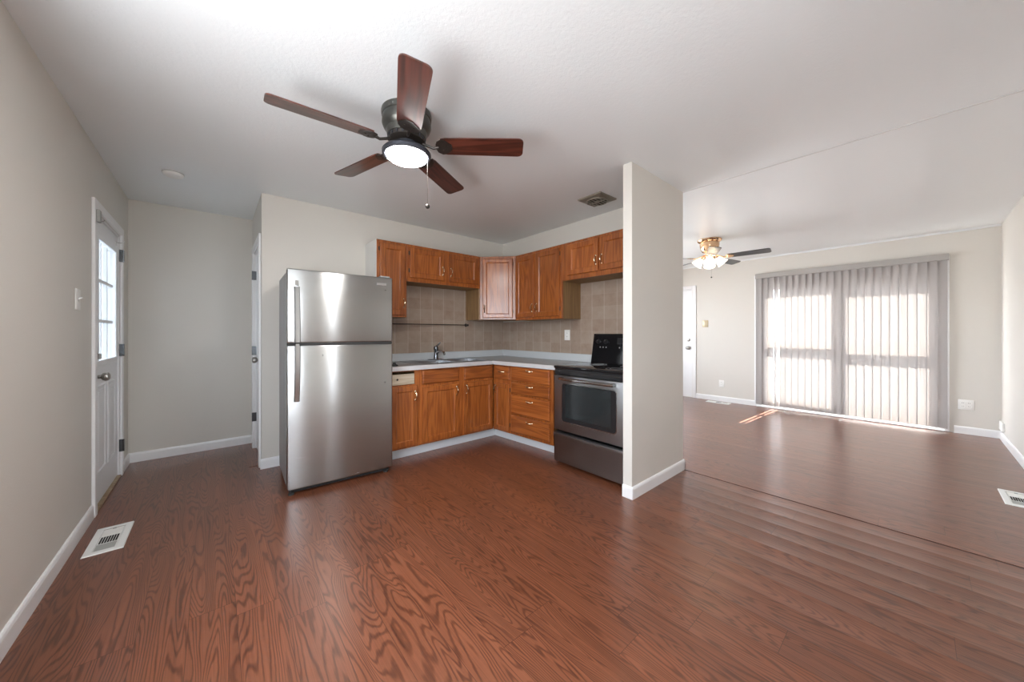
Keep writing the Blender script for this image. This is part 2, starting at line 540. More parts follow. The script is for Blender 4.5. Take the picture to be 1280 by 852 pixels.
wall('wall_window', 'x', XW, XW + T, YR - T, YLB, 0, ZC, [(-0.235, 1.715, 0.0, 2.10), (2.735, 3.60, 0.0, 2.03)])
wall('wall_front', 'y', YR - T, YR, XL, XW, 0, ZC, [(-0.55, 0.0, 0.75, 2.10), (0.95, 1.14, 0.70, 2.10)])
wall('wall_living', 'y', YLB, YLB + 0.1, XS, XW + T, 0, ZC, [(3.3, 5.6, 0.60, 2.10)])

# raised seam strip on the ceiling along the joint of the two house halves
bm = B(); bx(bm, XS - 0.007, XS + 0.007, YR, YS - 0.001, ZC - 0.004, ZC); struct('trim_1', bm, 'caulk')
# slim white cove along the top of the window wall
bm = B(); prism(bm, [(0, 0), (0.022, 0), (0.018, -0.01), (0.006, -0.02), (0, -0.022)], 0, YLB - YR)
for v in bm.verts: v.co = Vector((XW - v.co.x, YR + v.co.z, ZC + v.co.y))
struct('trim_2', bm, 'ceiling')

# baseboards with a rounded top edge
def base_run(name, p, q, n, h=0.088, t=0.013, mat='trim'):
    """p, q: ends on the wall face (xy); n: unit normal into the room"""
    p, q, n = Vector(p), Vector(q), Vector(n)
    prof = [(0, 0), (t, 0), (t, h - 0.018), (t * 0.75, h - 0.006), (t * 0.35, h), (0, h)]
    bm = B()
    a = [bm.verts.new((*(p + n * d), z)) for d, z in prof]
    b = [bm.verts.new((*(q + n * d), z)) for d, z in prof]
    k = len(prof)
    bm.faces.new(a); bm.faces.new(list(reversed(b)))
    for i in range(k):
        bm.faces.new((a[i], b[i], b[(i + 1) % k], a[(i + 1) % k]))
    return struct(name, bm, mat)
base_run('baseboard_left', (XL, YR), (XL, 3.470), (1, 0))
base_run('baseboard_left', (XL, 4.425), (XL, YH), (1, 0))
base_run('baseboard_back', (XL, YH), (XJ, YH), (0, -1))
base_run('baseboard_kitchen', (XJ - 0.010, YK), (1.15, YK), (0, -1))
base_run('baseboard_partition', (XE - 0.0005, YS), (XS + 0.013, YS), (0, -1))
base_run('baseboard_partition', (XE, YS - 0.0115), (XE, YS2), (-1, 0))
base_run('baseboard_stove', (XS, YS - 0.013), (XS, YLB), (1, 0))
base_run('baseboard_window', (XW, YR), (XW, -0.30), (-1, 0))
base_run('baseboard_window', (XW, 1.745), (XW, 2.66), (-1, 0))
base_run('baseboard_front', (XL, YR), (XW, YR), (0, 1))

# ------------------------------------------------------------------ panelled leaf helper
def quad_loop(bm, x0, x1, z0, z1, y):
    return [bm.verts.new((x0, y, z0)), bm.verts.new((x1, y, z0)), bm.verts.new((x1, y, z1)), bm.verts.new((x0, y, z1))]

def bridge(bm, a, b):
    for i in range(4):
        bm.faces.new((a[i], a[(i + 1) % 4], b[(i + 1) % 4], b[i]))

def panel_leaf(bm, x0, x1, z0, z1, t=0.019, frame=0.052, rec=0.009, y0=0.0, raised=False):
    """door leaf, back at y0, front at y0-t, with a framed recessed panel"""
    L = []
    def lp(i, y): L.append(quad_loop(bm, x0 + i, x1 - i, z0 + i, z1 - i, y))
    lp(0, y0); lp(0, y0 - t + 0.006); lp(0.003, y0 - t + 0.001); lp(0.008, y0 - t)
    lp(frame, y0 - t); lp(frame + 0.004, y0 - t + rec * 0.6); lp(frame + 0.009, y0 - t + rec)
    if raised:
        lp(frame + 0.020, y0 - t + rec); lp(frame + 0.032, y0 - t + rec * 0.45)
    bm.faces.new(L[0])
    for a, b in zip(L, L[1:]): bridge(bm, a, b)
    bm.faces.new(L[-1])
    return bm

def bow_pull(bm, c, length, out, vertical=True):
    """arched pull with flared round ends; c = centre on the surface (local, facing -y)"""
    cx, cy, cz = c
    h = length / 2
    if vertical: a, b = (cx, cy, cz - h), (cx, cy, cz + h)
    else: a, b = (cx - h, cy, cz), (cx + h, cy, cz)
    pts = arc(a, b, (0, -out, 0), 11)
    rs = [0.0055, 0.0045, 0.004, 0.005, 0.006, 0.0065, 0.006, 0.005, 0.004, 0.0045, 0.0055]
    tube(bm, pts, 0.005, 8, rs)
    for e in (a, b):
        m = Matrix.Translation(Vector(e)) @ Matrix.Rotation(R(90), 4, 'X')
        lathe(bm, [(0, -0.001), (0.0085, -0.001), (0.0085, 0.003), (0.005, 0.006), (0, 0.007)], 12, m)
    return bm

def hinge_bm(x, z, y=-0.004):
    bm = B()
    m = Matrix.Translation((x, y, z - 0.022))
    lathe(bm, [(0, 0), (0.0045, 0.001), (0.0045, 0.043), (0, 0.044)], 10, m)
    bx(bm, x - 0.009, x, -0.002, 0.0, z - 0.018, z + 0.018)
    return bm

def cab_door(par, x0, x1, z0, z1, pull=None, hinge=None, mat='oak_v', frame=0.05):
    bm = B(); panel_leaf(bm, x0, x1, z0, z1, frame=frame)
    d = obj('door', bm, mat, par)
    if pull:
        bm = B(); bow_pull(bm, (pull[0], -0.019, pull[1]), 0.082, 0.024)
        obj('handle', bm, 'brass', d, 40)
    if hinge is not None:
        for zz in (z0 + 0.075, z1 - 0.06):
            obj('hinge', hinge_bm(hinge, zz), 'iron', d, 40)
    return d

def slab_front(par, name, x0, x1, z0, z1, pull=False, mat='oak_h'):
    bm = B()
    L = []
    for i, y in ((0, 0.0), (0, -0.010), (0.004, -0.016), (0.012, -0.019)):
        L.append(quad_loop(bm, x0 + i, x1 - i, z0 + i, z1 - i, y))
    bm.faces.new(L[0])
    for a, b in zip(L, L[1:]): bridge(bm, a, b)
    bm.faces.new(L[-1])
    d = obj(name, bm, mat, par)
    if pull:
        bm = B(); bow_pull(bm, ((x0 + x1) / 2, -0.019, (z0 + z1) / 2 + pull), 0.082, 0.024, False)
        obj('handle', bm, 'brass', d, 40)
    return d

def carcass(par, w, d, h, z0=0.0, holes=(), side='oak_raw'):
    """face frame plus box: front at y=0"""
    bm = B(); bx(bm, 0, w, 0.020, d, z0, z0 + h); obj('body', bm, side, par)
    bm = B(); bx(bm, 0, w, 0.0, 0.0198, z0, z0 + h, 0.0015, 1)
    obj('face_frame', bm, 'oak_v', par)

# ------------------------------------------------------------------ upper cabinets
def upper(label, loc, rz, w, h, d=0.309):
    c = empty('wall_cabinet', loc, rz)
    tag(c, label, 'cabinet', 'oak wall cabinets')
    carcass(c, w, d, h)
    return c
ZT = 2.131
c = upper('narrow oak wall cabinet with white end panel, above and right of the refrigerator', (1.213, 3.460, 1.366), 0, 0.309, ZT - 1.366)
bm = B(); bx(bm, -0.004, -0.0002, 0.0, 0.309, 0, ZT - 1.366); sp = obj('side_panel', bm, 'white_side', c); sp['label'] = 'white painted side panel'
cab_door(c, 0.030, 0.290, 0.020, 0.735, (0.272, 0.145), 0.026)
c = upper('short wide oak wall cabinet with two doors above the sink', (1.523, 3.460, 1.743), 0, 0.931, ZT - 1.743)
cab_door(c, 0.034, 0.438, 0.042, 0.358, (0.415, 0.150), 0.030)
cab_door(c, 0.500, 0.892, 0.042, 0.358, (0.522, 0.150))
# diagonal corner cabinet
c = empty('wall_cabinet', (2.455, 3.460, 1.366), 0)
tag(c, 'diagonal oak corner wall cabinet with a single glossy door', 'cabinet', 'oak wall cabinets')
bm = B()
dx, dy = 0.305, -0.315
dl = math.hypot(dx, dy); nx, ny = -dy / dl * 0, 0
inn = Vector((-dy, dx)).normalized() * 0.02
prism(bm, [(0, 0.311), (0.0, 0.0 + 0.03), (0.0 + inn.x, 0.0 + inn.y), (dx + inn.x, dy + inn.y), (dx + 0.03, dy), (0.614, dy), (0.614, 0.311)], 0, ZT - 1.366)
obj('body', bm, 'oak_raw', c)
da = math.atan2(dy, dx)
bm = B(); bx(bm, 0.0, dl, 0.0, 0.0198, 0, ZT - 1.366, 0.0015, 1)
obj('face_frame', bm, 'oak_v', c, rz=da)
bm = B(); panel_leaf(bm, 0.036, dl - 0.036, 0.020, 0.735, frame=0.045)
d = obj('door', bm, 'oak_v', c, rz=da)
bm = B(); bow_pull(bm, (0.060, -0.019, 0.13), 0.082, 0.024); obj('handle', bm, 'brass', d, 40)
for zz in (0.10, 0.67): obj('hinge', hinge_bm(dl - 0.034, zz), 'iron', d, 40)
c = upper('tall oak wall cabinet with two doors, right of the diagonal corner cabinet', (2.760, 3.145, 1.355), R(-90), 0.735, ZT - 1.355)
cab_door(c, 0.012, 0.322, 0.030, 0.745, (0.300, 0.135))
cab_door(c, 0.352, 0.704, 0.030, 0.745, (0.372, 0.135), 0.708)
c = upper('short oak wall cabinet with two doors above the stove', (2.760, 2.408, 1.745), R(-90), 0.914, ZT - 1.745)
cab_door(c, 0.080, 0.455, 0.045, 0.358, (0.432, 0.150))
cab_door(c, 0.472, 0.846, 0.045, 0.358, (0.496, 0.150))

# ------------------------------------------------------------------ base cabinets
ZB, ZT2 = 0.105, 0.848
YF = 3.165
def base_cab(label, loc, rz, w, d=0.560):
    c = empty('base_cabinet', loc, rz)
    tag(c, label, 'cabinet', 'oak base cabinets')
    return c
# left unit: door below, an open drawer slot above with a bare box front set back
c = base_cab('oak base cabinet beside the refrigerator with bare drawer front over one door', (1.222, YF, 0), 0, 0.291)
w = 0.291
bm = B(); bx(bm, 0, w, 0.020, 0.56, ZB, 0.70); bx(bm, 0, w, 0.30, 0.56, 0.7002, ZT2); bx(bm, 0, 0.02, 0.02, 0.2998, 0.7002, ZT2); bx(bm, w - 0.02, w, 0.02, 0.2998, 0.7002, ZT2)
obj('body', bm, 'oak_raw', c)
bm = B(); bx(bm, 0, w, 0, 0.0198, ZB, 0.708); bx(bm, 0, 0.014, 0, 0.0198, 0.7082, ZT2); bx(bm, w - 0.038, w, 0, 0.0198, 0.7082, ZT2); bx(bm, 0.0142, w - 0.0382, 0, 0.0198, 0.836, ZT2)
obj('face_frame', bm, 'oak_v', c)
bm = B(); bx(bm, 0.017, w - 0.042, -0.002, 0.012, 0.712, 0.812, 0.002, 1); bx(bm, 0.019, w - 0.044, 0.013, 0.28, 0.714, 0.720)
dr = obj('drawer', bm, 'pale_wood', c); dr['label'] = 'bare pale drawer front without its oak face'
m = Matrix.Translation((0.081, -0.0025, 0.764)) @ Matrix.Rotation(R(90), 4, 'X')
bm = B(); lathe(bm, [(0, -0.001), (0.010, -0.001), (0.009, 0.0012), (0, 0.0013)], 14, m); obj('screw_hole', bm, 'rubber', dr)
cab_door(c, 0.013, 0.277, 0.122, 0.696, (0.253, 0.60))
# sink unit
c = base_cab('wide oak sink base cabinet with two doors under plain false fronts', (1.515, YF, 0), 0, 0.915)
w = 0.915
bm = B(); bx(bm, 0, w, 0.020, 0.56, ZB, 0.66); bx(bm, 0, 0.02, 0.02, 0.56, 0.6602, ZT2); bx(bm, w - 0.02, w, 0.02, 0.56, 0.6602, ZT2); obj('body', bm, 'oak_raw', c)
bm = B(); bx(bm, 0, w, 0, 0.0198, ZB, ZT2, 0.0015, 1); obj('face_frame', bm, 'oak_v', c)
slab_front(c, 'false_front', 0.034, 0.452, 0.698, 0.838)
slab_front(c, 'false_front', 0.520, 0.905, 0.698, 0.838)
cab_door(c, 0.034, 0.450, 0.122, 0.672, (0.422, 0.60))
cab_door(c, 0.520, 0.905, 0.122, 0.672, (0.545, 0.60))
# right run, standing a little out of square
RA = R(-85.5)
PR = Vector((2.436, 3.163))
du = Vector((math.cos(RA), math.sin(RA)))
p = PR
c = base_cab('narrow oak base cabinet in the inside corner, one door under one drawer', (p.x, p.y, 0), RA, 0.283)
bm = B(); bx(bm, 0, 0.283, 0.02, 0.545, ZB, ZT2); obj('body', bm, 'oak_raw', c)
bm = B(); bx(bm, 0, 0.283, 0, 0.0198, ZB, ZT2, 0.0015, 1); obj('face_frame', bm, 'oak_v', c)
slab_front(c, 'drawer', 0.030, 0.268, 0.688, 0.838, 0.01)
cab_door(c, 0.030, 0.268, 0.122, 0.640, (0.054, 0.575), 0.272, frame=0.045)
p = PR + du * 0.284
c = base_cab('oak base cabinet with a bank of four drawers left of the stove', (p.x, p.y, 0), RA, 0.585)
bm = B(); bx(bm, 0, 0.585, 0.02, 0.545, ZB, ZT2); obj('body', bm, 'oak_raw', c)
bm = B(); bx(bm, 0, 0.585, 0, 0.0198, ZB, ZT2, 0.0015, 1); obj('face_frame', bm, 'oak_v', c)
for (z0, z1) in ((0.690, 0.840), (0.552, 0.668), (0.333, 0.533), (0.135, 0.313)):
    slab_front(c, 'drawer', 0.016, 0.548, z0, z1, (z1 - z0) * 0.28)

# white board along the toe recess
bm = B()
tz = 0.104
tA = Vector((1.222, 3.240)); tB = Vector((2.520, 3.240)); tC = tB + du * 0.90
nrm = Vector((-du.y, du.x))
prism(bm, [(tA.x, tA.y), (tB.x, tB.y), (tC.x, tC.y), (tC.x + nrm.x * 0.012, tC.y + nrm.y * 0.012), (tB.x + 0.012, tB.y + 0.012), (tA.x, tA.y + 0.012)], 0, tz)
struct('trim_3', bm, 'toe')

# ------------------------------------------------------------------ countertop
cf = Vector((2.402, 3.130)); cr = Vector((2.478, 2.208))
Z0, Z1 = 0.850, 0.889
SX0, SX1, SY0, SY1 = 1.560, 2.390, 3.215, 3.690      # sink cut-out
ct = empty('countertop', (1.2, 3.13, 0.85))
tag(ct, 'grey L-shaped kitchen countertop with pale front edge and raised back ledge', 'countertop')
def W2(bm, o):
    for v in bm.verts: v.co -= Vector(o)
    return bm
CO = (1.2, 3.13, 0.85)
bm = B()
yb = YK - 0.001; xb = XK - 0.001; yf = 3.138
prism(bm, [(1.222, yf), (SX0, yf), (SX0, yb), (1.222, yb)], Z0, Z1)
prism(bm, [(SX0, yf), (SX1, yf), (SX1, SY0), (SX0, SY0)], Z0, Z1)
prism(bm, [(SX0, SY1), (SX1, SY1), (SX1, yb), (SX0, yb)], Z0, Z1)
cfi = cf + Vector((0.008, 0.008)); cri = cr + Vector((0.008, 0))
prism(bm, [(SX1, yf), (cfi.x, yf), (cri.x, cri.y), (xb, cri.y), (xb, yb), (SX1, yb)], Z0, Z1)
o = obj('worktop', bm, 'counter', ct); o.location = -Vector(CO) 
bm = B()
prism(bm, [(1.222, yf - 0.008), (cf.x, cf.y), (cr.x, cr.y), (cri.x, cri.y), (cfi.x, yf - 0.0002), (1.222, yf - 0.0002)], Z0 - 0.002, Z1 + 0.0005)
o = obj('front_edge', bm, 'edge', ct); o.location = -Vector(CO)
bm = B()
bx(bm, 1.222, xb, yb - 0.019, yb, Z1 + 0.0002, 0.972, 0.002, 1)
bx(bm, xb - 0.019, xb, cri.y, yb - 0.0195, Z1 + 0.0002, 0.972, 0.002, 1)
o = obj('back_ledge', bm, 'splash', ct); o.location = -Vector(CO)

# tile fields on the walls
def tile_field(name, loc, rz, w, z0, z1):
    bm = B(); bx(bm, 0, w, -0.006, -0.0005, z0, z1)
    return struct(name, bm, 'tile', None, None, loc, rz)
tile_field('trim_4', (1.22, YK, 0), 0, XK - 1.22, 0.9735, 1.3645)
tile_field('trim_5', (1.5225, YK, 0), 0, 0.9318, 1.365, 1.742)
tile_field('trim_6', (XK, YK - 0.0065, 0), R(-90), 1.447 - 0.090, 0.9735, 1.3535)
tile_field('trim_7', (XK, 2.4080, 0), R(-90), 0.995, 0.60, 1.7445)

# ------------------------------------------------------------------ sink, tap, rail
sk = empty('kitchen_sink', ((SX0 + SX1) / 2, (SY0 + SY1) / 2, Z1))
tag(sk, 'stainless steel double-bowl sink set into the grey countertop', 'sink')
hx, hy = (SX1 - SX0) / 2, (SY1 - SY0) / 2
bm = B()
def frame_ring(bm, X0, X1, Y0, Y1, holes, z0, z1):
    # holes share y range; deck around them
    y0, y1 = holes[0][2], holes[0][3]
    bx(bm, X0, X1, Y0, y0, z0, z1); bx(bm, X0, X1, y1, Y1, z0, z1)
    cur = X0
    for h in holes:
        bx(bm, cur, h[0], y0, y1, z0, z1); cur = h[1]
    bx(bm, cur, X1, y0, y1, z0, z1)
bowls = [(-hx + 0.03, -0.018, -hy + 0.025, hy - 0.105), (0.018, hx - 0.03, -hy + 0.025, hy - 0.105)]
frame_ring(bm, -hx - 0.012, hx + 0.012, -hy - 0.012, hy + 0.012, bowls, 0.0004, 0.005)
obj('rim', bm, 'steel_sink', sk)
for b in bowls:
    bm = B()
    x0, x1, y0, y1 = b
    a = [bm.verts.new(v) for v in ((x0, y0, 0.0), (x1, y0, 0.0), (x1, y1, 0.0), (x0, y1, 0.0))]
    i = 0.03
    d = [bm.verts.new(v) for v in ((x0 + i, y0 + i, -0.165), (x1 - i, y0 + i, -0.165), (x1 - i, y1 - i, -0.165), (x0 + i, y1 - i, -0.165))]
    bridge(bm, a, d); bm.faces.new(d)
    bo = obj('bowl', bm, 'steel_sink', sk)
    bm = B()
    lathe(bm, [(0.0, 0.003), (0.028, 0.002), (0.042, 0.004), (0.044, 0.001), (0.044, -0.0005)], 20, Matrix.Translation(((x0 + x1) / 2, (y0 + y1) / 2, -0.1648)))
    obj('drain', bm, 'chrome', bo, 40)
fx, fy = 1.962, 3.645
fz = Z1 + 0.0055
tp = empty('kitchen_faucet', (fx, fy, fz))
tag(tp, 'dark chrome single-lever kitchen faucet behind the sink', 'faucet')
bm = B(); bx(bm, -0.10, 0.10, -0.024, 0.024, 0, 0.010, 0.006, 2); obj('base_plate', bm, 'chrome', tp, 40)
bm = B(); lathe(bm, [(0.029, 0.010), (0.027, 0.02), (0.022, 0.05), (0.021, 0.105), (0.026, 0.118), (0.027, 0.140), (0.018, 0.156), (0, 0.160)], 24); obj('post', bm, 'dark_chrome', tp, 40)
bm = B(); tube(bm, [(0, -0.015, 0.075), (0, -0.07, 0.100), (0, -0.13, 0.103), (0, -0.185, 0.088), (0, -0.20, 0.066)], 0.013, 12, [0.017, 0.014, 0.013, 0.012, 0.012]); obj('spout', bm, 'chrome', tp, 40)
bm = B(); tube(bm, [(0.005, 0.0, 0.150), (0.025, -0.005, 0.172), (0.052, -0.012, 0.200)], 0.008, 10, [0.011, 0.008, 0.007]); obj('lever', bm, 'dark_chrome', tp, 40)

bm = B()
tr = empty('towel_bar', (1.20, YK - 0.0065, 1.304))
tag(tr, 'thin dark metal rail fixed to the tiled wall above the sink', 'rail')
bm = B(); tube(bm, [(0.02, -0.045, 0), (1.25, -0.045, 0)], 0.0055, 10); obj('bar', bm, 'iron', tr, 40)
for x in (0.02, 1.25):
    bm = B()
    lathe(bm, [(0.020, -0.0), (0.020, 0.006), (0.010, 0.012), (0.008, 0.034), (0.014, 0.038), (0.014, 0.052), (0.006, 0.058), (0, 0.058)], 18, Matrix.Translation((x, 0, 0)) @ Matrix.Rotation(R(90), 4, 'X'))
    obj('end_mount', bm, 'iron', tr, 40)

bm = B()
lathe(bm, [(0.0, 0.0), (0.034, 0.0), (0.036, 0.004), (0.030, 0.012), (0.018, 0.016), (0.012, 0.028), (0.015, 0.034), (0, 0.036)], 24)
tag(obj('sink_stopper', bm, 'rubber', None, 40, (1.297, 3.225, Z1 + 0.0006)), 'small dark rubber stopper lying on the countertop beside the refrigerator', 'stopper')

# ------------------------------------------------------------------ refrigerator
fr = empty('refrigerator', (0.404, 3.000, 0), R(-2.4))
tag(fr, 'tall stainless steel refrigerator with the freezer on top', 'refrigerator')
FW = 0.776
bm = B(); bx(bm, 0.006, FW - 0.006, 0.070, 0.675, 0.035, 1.668, 0.006, 2); obj('cabinet', bm, 'fridge_side', fr, 30)
bm = B(); bx(bm, 0.012, FW - 0.012, 0.060, 0.0695, 0.06, 1.655); obj('door_gasket', bm, 'rubber', fr)
bm = B(); bx(bm, 0.02, FW - 0.02, 0.045, 0.0695, 0.008, 0.034); obj('kick_grille', bm, 'rubber', fr)
def fr_door(name, z0, z1):
    bm = B(); bx(bm, 0, FW, 0.0, 0.0595, z0, z1, 0.010, 3)
    return obj(name, bm, 'steel', fr, 35)
d1 = fr_door('freezer_door', 1.128, 1.679)
d2 = fr_door('fridge_door', 0.040, 1.110)
bm = B(); bx(bm, 0.004, FW - 0.004, 0.008, 0.055, 1.1102, 1.1278); obj('gap_strip', bm, 'rubber', fr)
def fr_handle(par, z0, z1, flare):
    bm = B()
    n = 14
    for i in range(n):
        pass
    pts = []
    L = []
    for i in range(n + 1):
        f = i / n
        z = z0 + (z1 - z0) * f
        g = f if flare == 'down' else 1 - f
        out = 0.052 * min(1, 1 - (1 - g) ** 2.2) if True else 0
        out = 0.014 + 0.040 * math.sin(min(1, g * 1.25) * math.pi / 2)
        w = 0.019
        y = -out
        L.append([bm.verts.new((0.062 - w, y + 0.010, z)), bm.verts.new((0.062 - w * 0.7, y, z)), bm.verts.new((0.062 + w * 0.7, y, z)), bm.verts.new((0.062 + w, y + 0.010, z))])
    for a, b in zip(L, L[1:]): bridge(bm, a, b)
    bm.faces.new(L[0]); bm.faces.new(list(reversed(L[-1])))
    # stand-off posts
    zz = z1 - 0.03 if flare == 'down' else z0 + 0.03
    bx(bm, 0.050, 0.074, -0.046, 0.0, zz - 0.018, zz + 0.018)
    zz = z0 + 0.03 if flare == 'down' else z1 - 0.03
    bx(bm, 0.050, 0.074, -0.010, 0.0, zz - 0.018, zz + 0.018)
    return obj('handle', bm, 'steel', par, 40)
# each handle tapers towards the door away from the gap
fr_handle(d1, 1.545, 1.134, 'down')
fr_handle(d2, 0.692, 1.108, 'down')
bm = B(); bx(bm, 0.640, 0.722, -0.003, 0.0, 1.606, 1.630, 0.002, 1); bd = obj('badge', bm, 'chrome', d1); bd['label'] = 'small bright maker plate'
bm = B(); bx(bm, FW - 0.10, FW - 0.02, 0.01, 0.09, 1.6795, 1.692, 0.004, 1); obj('hinge_cover', bm, 'fridge_side', fr)
for x in (0.03, FW - 0.05):
    bm = B(); lathe(bm, [(0.020, 0), (0.020, 0.012), (0.010, 0.016), (0.010, 0.036)], 16, Matrix.Translation((x, 0.035 if x > 0.3 else 0.03, 0))); obj('foot', bm, 'rubber', fr, 40)
for x in (0.06, FW - 0.06):
    bm = B(); lathe(bm, [(0.016, 0), (0.016, 0.034)], 14, Matrix.Translation((x, 0.60, 0))); obj('foot', bm, 'rubber', fr, 40)
for x, z, dd in ((0.715, 1.57, d1), (0.235, 1.03, d2), (0.71, 0.78, d2)):
    bm = B(); lathe(bm, [(0, 0.0), (0.004, 0.0), (0.003, 0.002), (0, 0.0022)], 10, Matrix.Translation((x, 0.0, z)) @ Matrix.Rotation(R(90), 4, 'X')); obj('screw_cap', bm, 'iron', dd)

# ------------------------------------------------------------------ stove
st = empty('kitchen_stove', (2.405, 2.190, 0), R(-90))
tag(st, 'stainless and black electric stove with a tall black backguard', 'stove')
SW, SD = 0.762, 0.640
bm = B(); bx(bm, 0.004, SW - 0.004, 0.030, SD - 0.02, 0.030, 0.880); obj('body', bm, 'black', st)
for x in (0.05, SW - 0.05):
    for y in (0.10, SD - 0.08):
        bm = B(); lathe(bm, [(0.018, 0), (0.018, 0.012), (0.009, 0.014), (0.009, 0.031)], 14, Matrix.Translation((x, y, 0))); obj('foot', bm, 'rubber', st, 40)
bm = B(); bx(bm, -0.002, SW + 0.002, -0.014, SD - 0.09, 0.8802, 0.903, 0.006, 2); ctp = obj('cooktop', bm, 'black_gloss', st, 35)
def burner(x, y, r):
    bm = B()
    for rr in (r, r * 0.62):
        lathe(bm, [(rr, 0.9031), (rr, 0.9036), (rr - 0.004, 0.9036), (rr - 0.004, 0.9031)], 40, Matrix.Translation((x, y, 0)), close=False)
    obj('burner_ring', bm, 'grey_mark', ctp)
burner(0.20, 0.14, 0.105); burner(0.56, 0.14, 0.085); burner(0.20, 0.40, 0.080); burner(0.56, 0.40, 0.105)
bm = B(); bx(bm, 0.0, SW, 0.0, 0.0298, 0.822, 0.880, 0.003, 1)
mf = obj('front_manifold', bm, 'black', st)
bm = B(); bx(bm, 0.03, SW - 0.03, -0.004, 0.0, 0.852, 0.862, 0.002, 1); obj('vent_slot', bm, 'dark_gap', mf)
# oven door: steel frame, black border, dark glass
bm = B(); bx(bm, 0.004, SW - 0.004, -0.012, 0.0295, 0.318, 0.818, 0.006, 2)
od = obj('oven_door', bm, 'steel_dark', st, 35)
def rrect(x0, x1, z0, z1, r, n=5):
    P = []
    for cx, cz, a0 in ((x1 - r, z1 - r, 0), (x0 + r, z1 - r, 90), (x0 + r, z0 + r, 180), (x1 - r, z0 + r, 270)):
        for k in range(n + 1):
            a = R(a0 + 90 * k / n); P.append((cx + r * math.cos(a), cz + r * math.sin(a)))
    return P
def plate_xz(P, y0, y1):
    bm = B(); prism(bm, P, 0, 1)
    for v in bm.verts: v.co = Vector((v.co.x, y0 + (y1 - y0) * v.co.z, v.co.y))
    return bm
obj('window_trim', plate_xz(rrect(0.098, 0.664, 0.402, 0.752, 0.030), -0.0145, -0.0118), 'chrome', od)
obj('window_border', plate_xz(rrect(0.104, 0.658, 0.408, 0.746, 0.026), -0.0165, -0.0146), 'black', od)
obj('window_glass', plate_xz(rrect(0.143, 0.614, 0.446, 0.738, 0.006), -0.0178, -0.0166), 'oven_glass', od)
bm = B()
tube(bm, [(0.10, -0.052, 0.792), (0.16, -0.060, 0.792), (0.38, -0.064, 0.792), (0.60, -0.060, 0.792), (0.66, -0.052, 0.792)], 0.013, 12)
for x in (0.112, 0.648): bx(bm, x - 0.012, x + 0.012, -0.052, -0.0115, 0.780, 0.804, 0.003, 1)
obj('handle', bm, 'steel', od, 40)
bm = B()
prof = [(0.0, 0.030), (-0.020, 0.034), (-0.026, 0.060), (-0.026, 0.255), (-0.036, 0.272), (-0.034, 0.292), (-0.010, 0.300), (0.0, 0.300)]
a = []
for x, k in ((0.0, 0.35), (0.012, 0.85), (0.030, 1.0), (SW - 0.030, 1.0), (SW - 0.012, 0.85), (SW, 0.35)):
    a.append([bm.verts.new((x, y * k if y < 0 else y, z)) for y, z in prof])
nP = len(prof)
for q, w in zip(a, a[1:]):
    for i in range(nP): bm.faces.new((q[i], q[(i + 1) % nP], w[(i + 1) % nP], w[i]))
bm.faces.new(a[0]); bm.faces.new(list(reversed(a[-1])))
bx(bm, 0.01, SW - 0.01, 0.0005, 0.0295, 0.04, 0.30)
obj('storage_drawer', bm, 'steel_dark', st, 35)
# backguard, leaning back slightly
bm = B()
prism(bm, [(0.545, 0.8802), (0.552, 0.9032), (0.590, 1.195), (0.650, 1.195), (0.650, 0.8802)], 0, SW)
for v in bm.verts: v.co = Vector((v.co.z, v.co.x, v.co.y))
for v in bm.verts:
    if v.co.z > 1.1: v.co.x = 0.012 if v.co.x < 0.1 else SW - 0.012
bg_ = obj('backguard', bm, 'black_gloss', st)
lean = math.atan2(0.038, 0.292)
def on_guard(x, z, out=0.0):
    y = 0.552 + (z - 0.9032) * 0.038 / 0.292
    return Matrix.Translation((x, y, z)) @ Matrix.Rotation(R(90) - lean * -1 * -1, 4, 'X')
for x in (0.075, 0.165, SW - 0.165, SW - 0.075):
    bm = B(); lathe(bm, [(0.024, -0.001), (0.024, 0.006), (0.019, 0.010), (0.017, 0.026), (0, 0.027)], 22, on_guard(x, 1.115)); kb = obj('knob', bm, 'black', bg_, 40)
    bm = B(); bx(bm, -0.0012, 0.0012, 0.004, 0.016, 0.0268, 0.0278)
    for v in bm.verts: v.co = on_guard(x, 1.115) @ v.co
    obj('knob_mark', bm, 'grey_mark', kb)
bm = B(); bx(bm, SW / 2 - 0.09, SW / 2 + 0.09, -0.03, 0.03, -0.001, 0.002)
for v in bm.verts: v.co = on_guard(0, 1.125) @ v.co
obj('display', bm, 'black', bg_)
for i, x in enumerate((0.10, 0.135, 0.17, SW / 2 - 0.06, SW / 2, SW / 2 + 0.06)):
    bm = B(); lathe(bm, [(0.006, 0), (0.006, 0.003), (0, 0.0035)], 10, on_guard(x, 1.06)); obj('button', bm, 'grey_mark', bg_)

# ------------------------------------------------------------------ entry door, left wall
D1 = (3.545, 4.350)
door = sempty('door_1', (XL, D1[0], 0.0), R(90))
# local: x along the wall away from the camera, -y into the room
DW = D1[1] - D1[0]
def dloc(o): return o
bm = B()
yb_, yf_ = 0.050, 0.010
gx0, gx1, gz0, gz1 = 0.115, DW - 0.115, 1.00, 1.865
def slab(bm, x0, x1, z0, z1): bx(bm, x0, x1, yf_, yb_, z0, z1)
slab(bm, 0.0, gx0, 0.018, 2.000); slab(bm, gx1, DW, 0.018, 2.000)
slab(bm, gx0, gx1, 0.018, gz0); slab(bm, gx0, gx1, gz1, 2.000)
leaf = obj('door_leaf', bm, 'door', door)
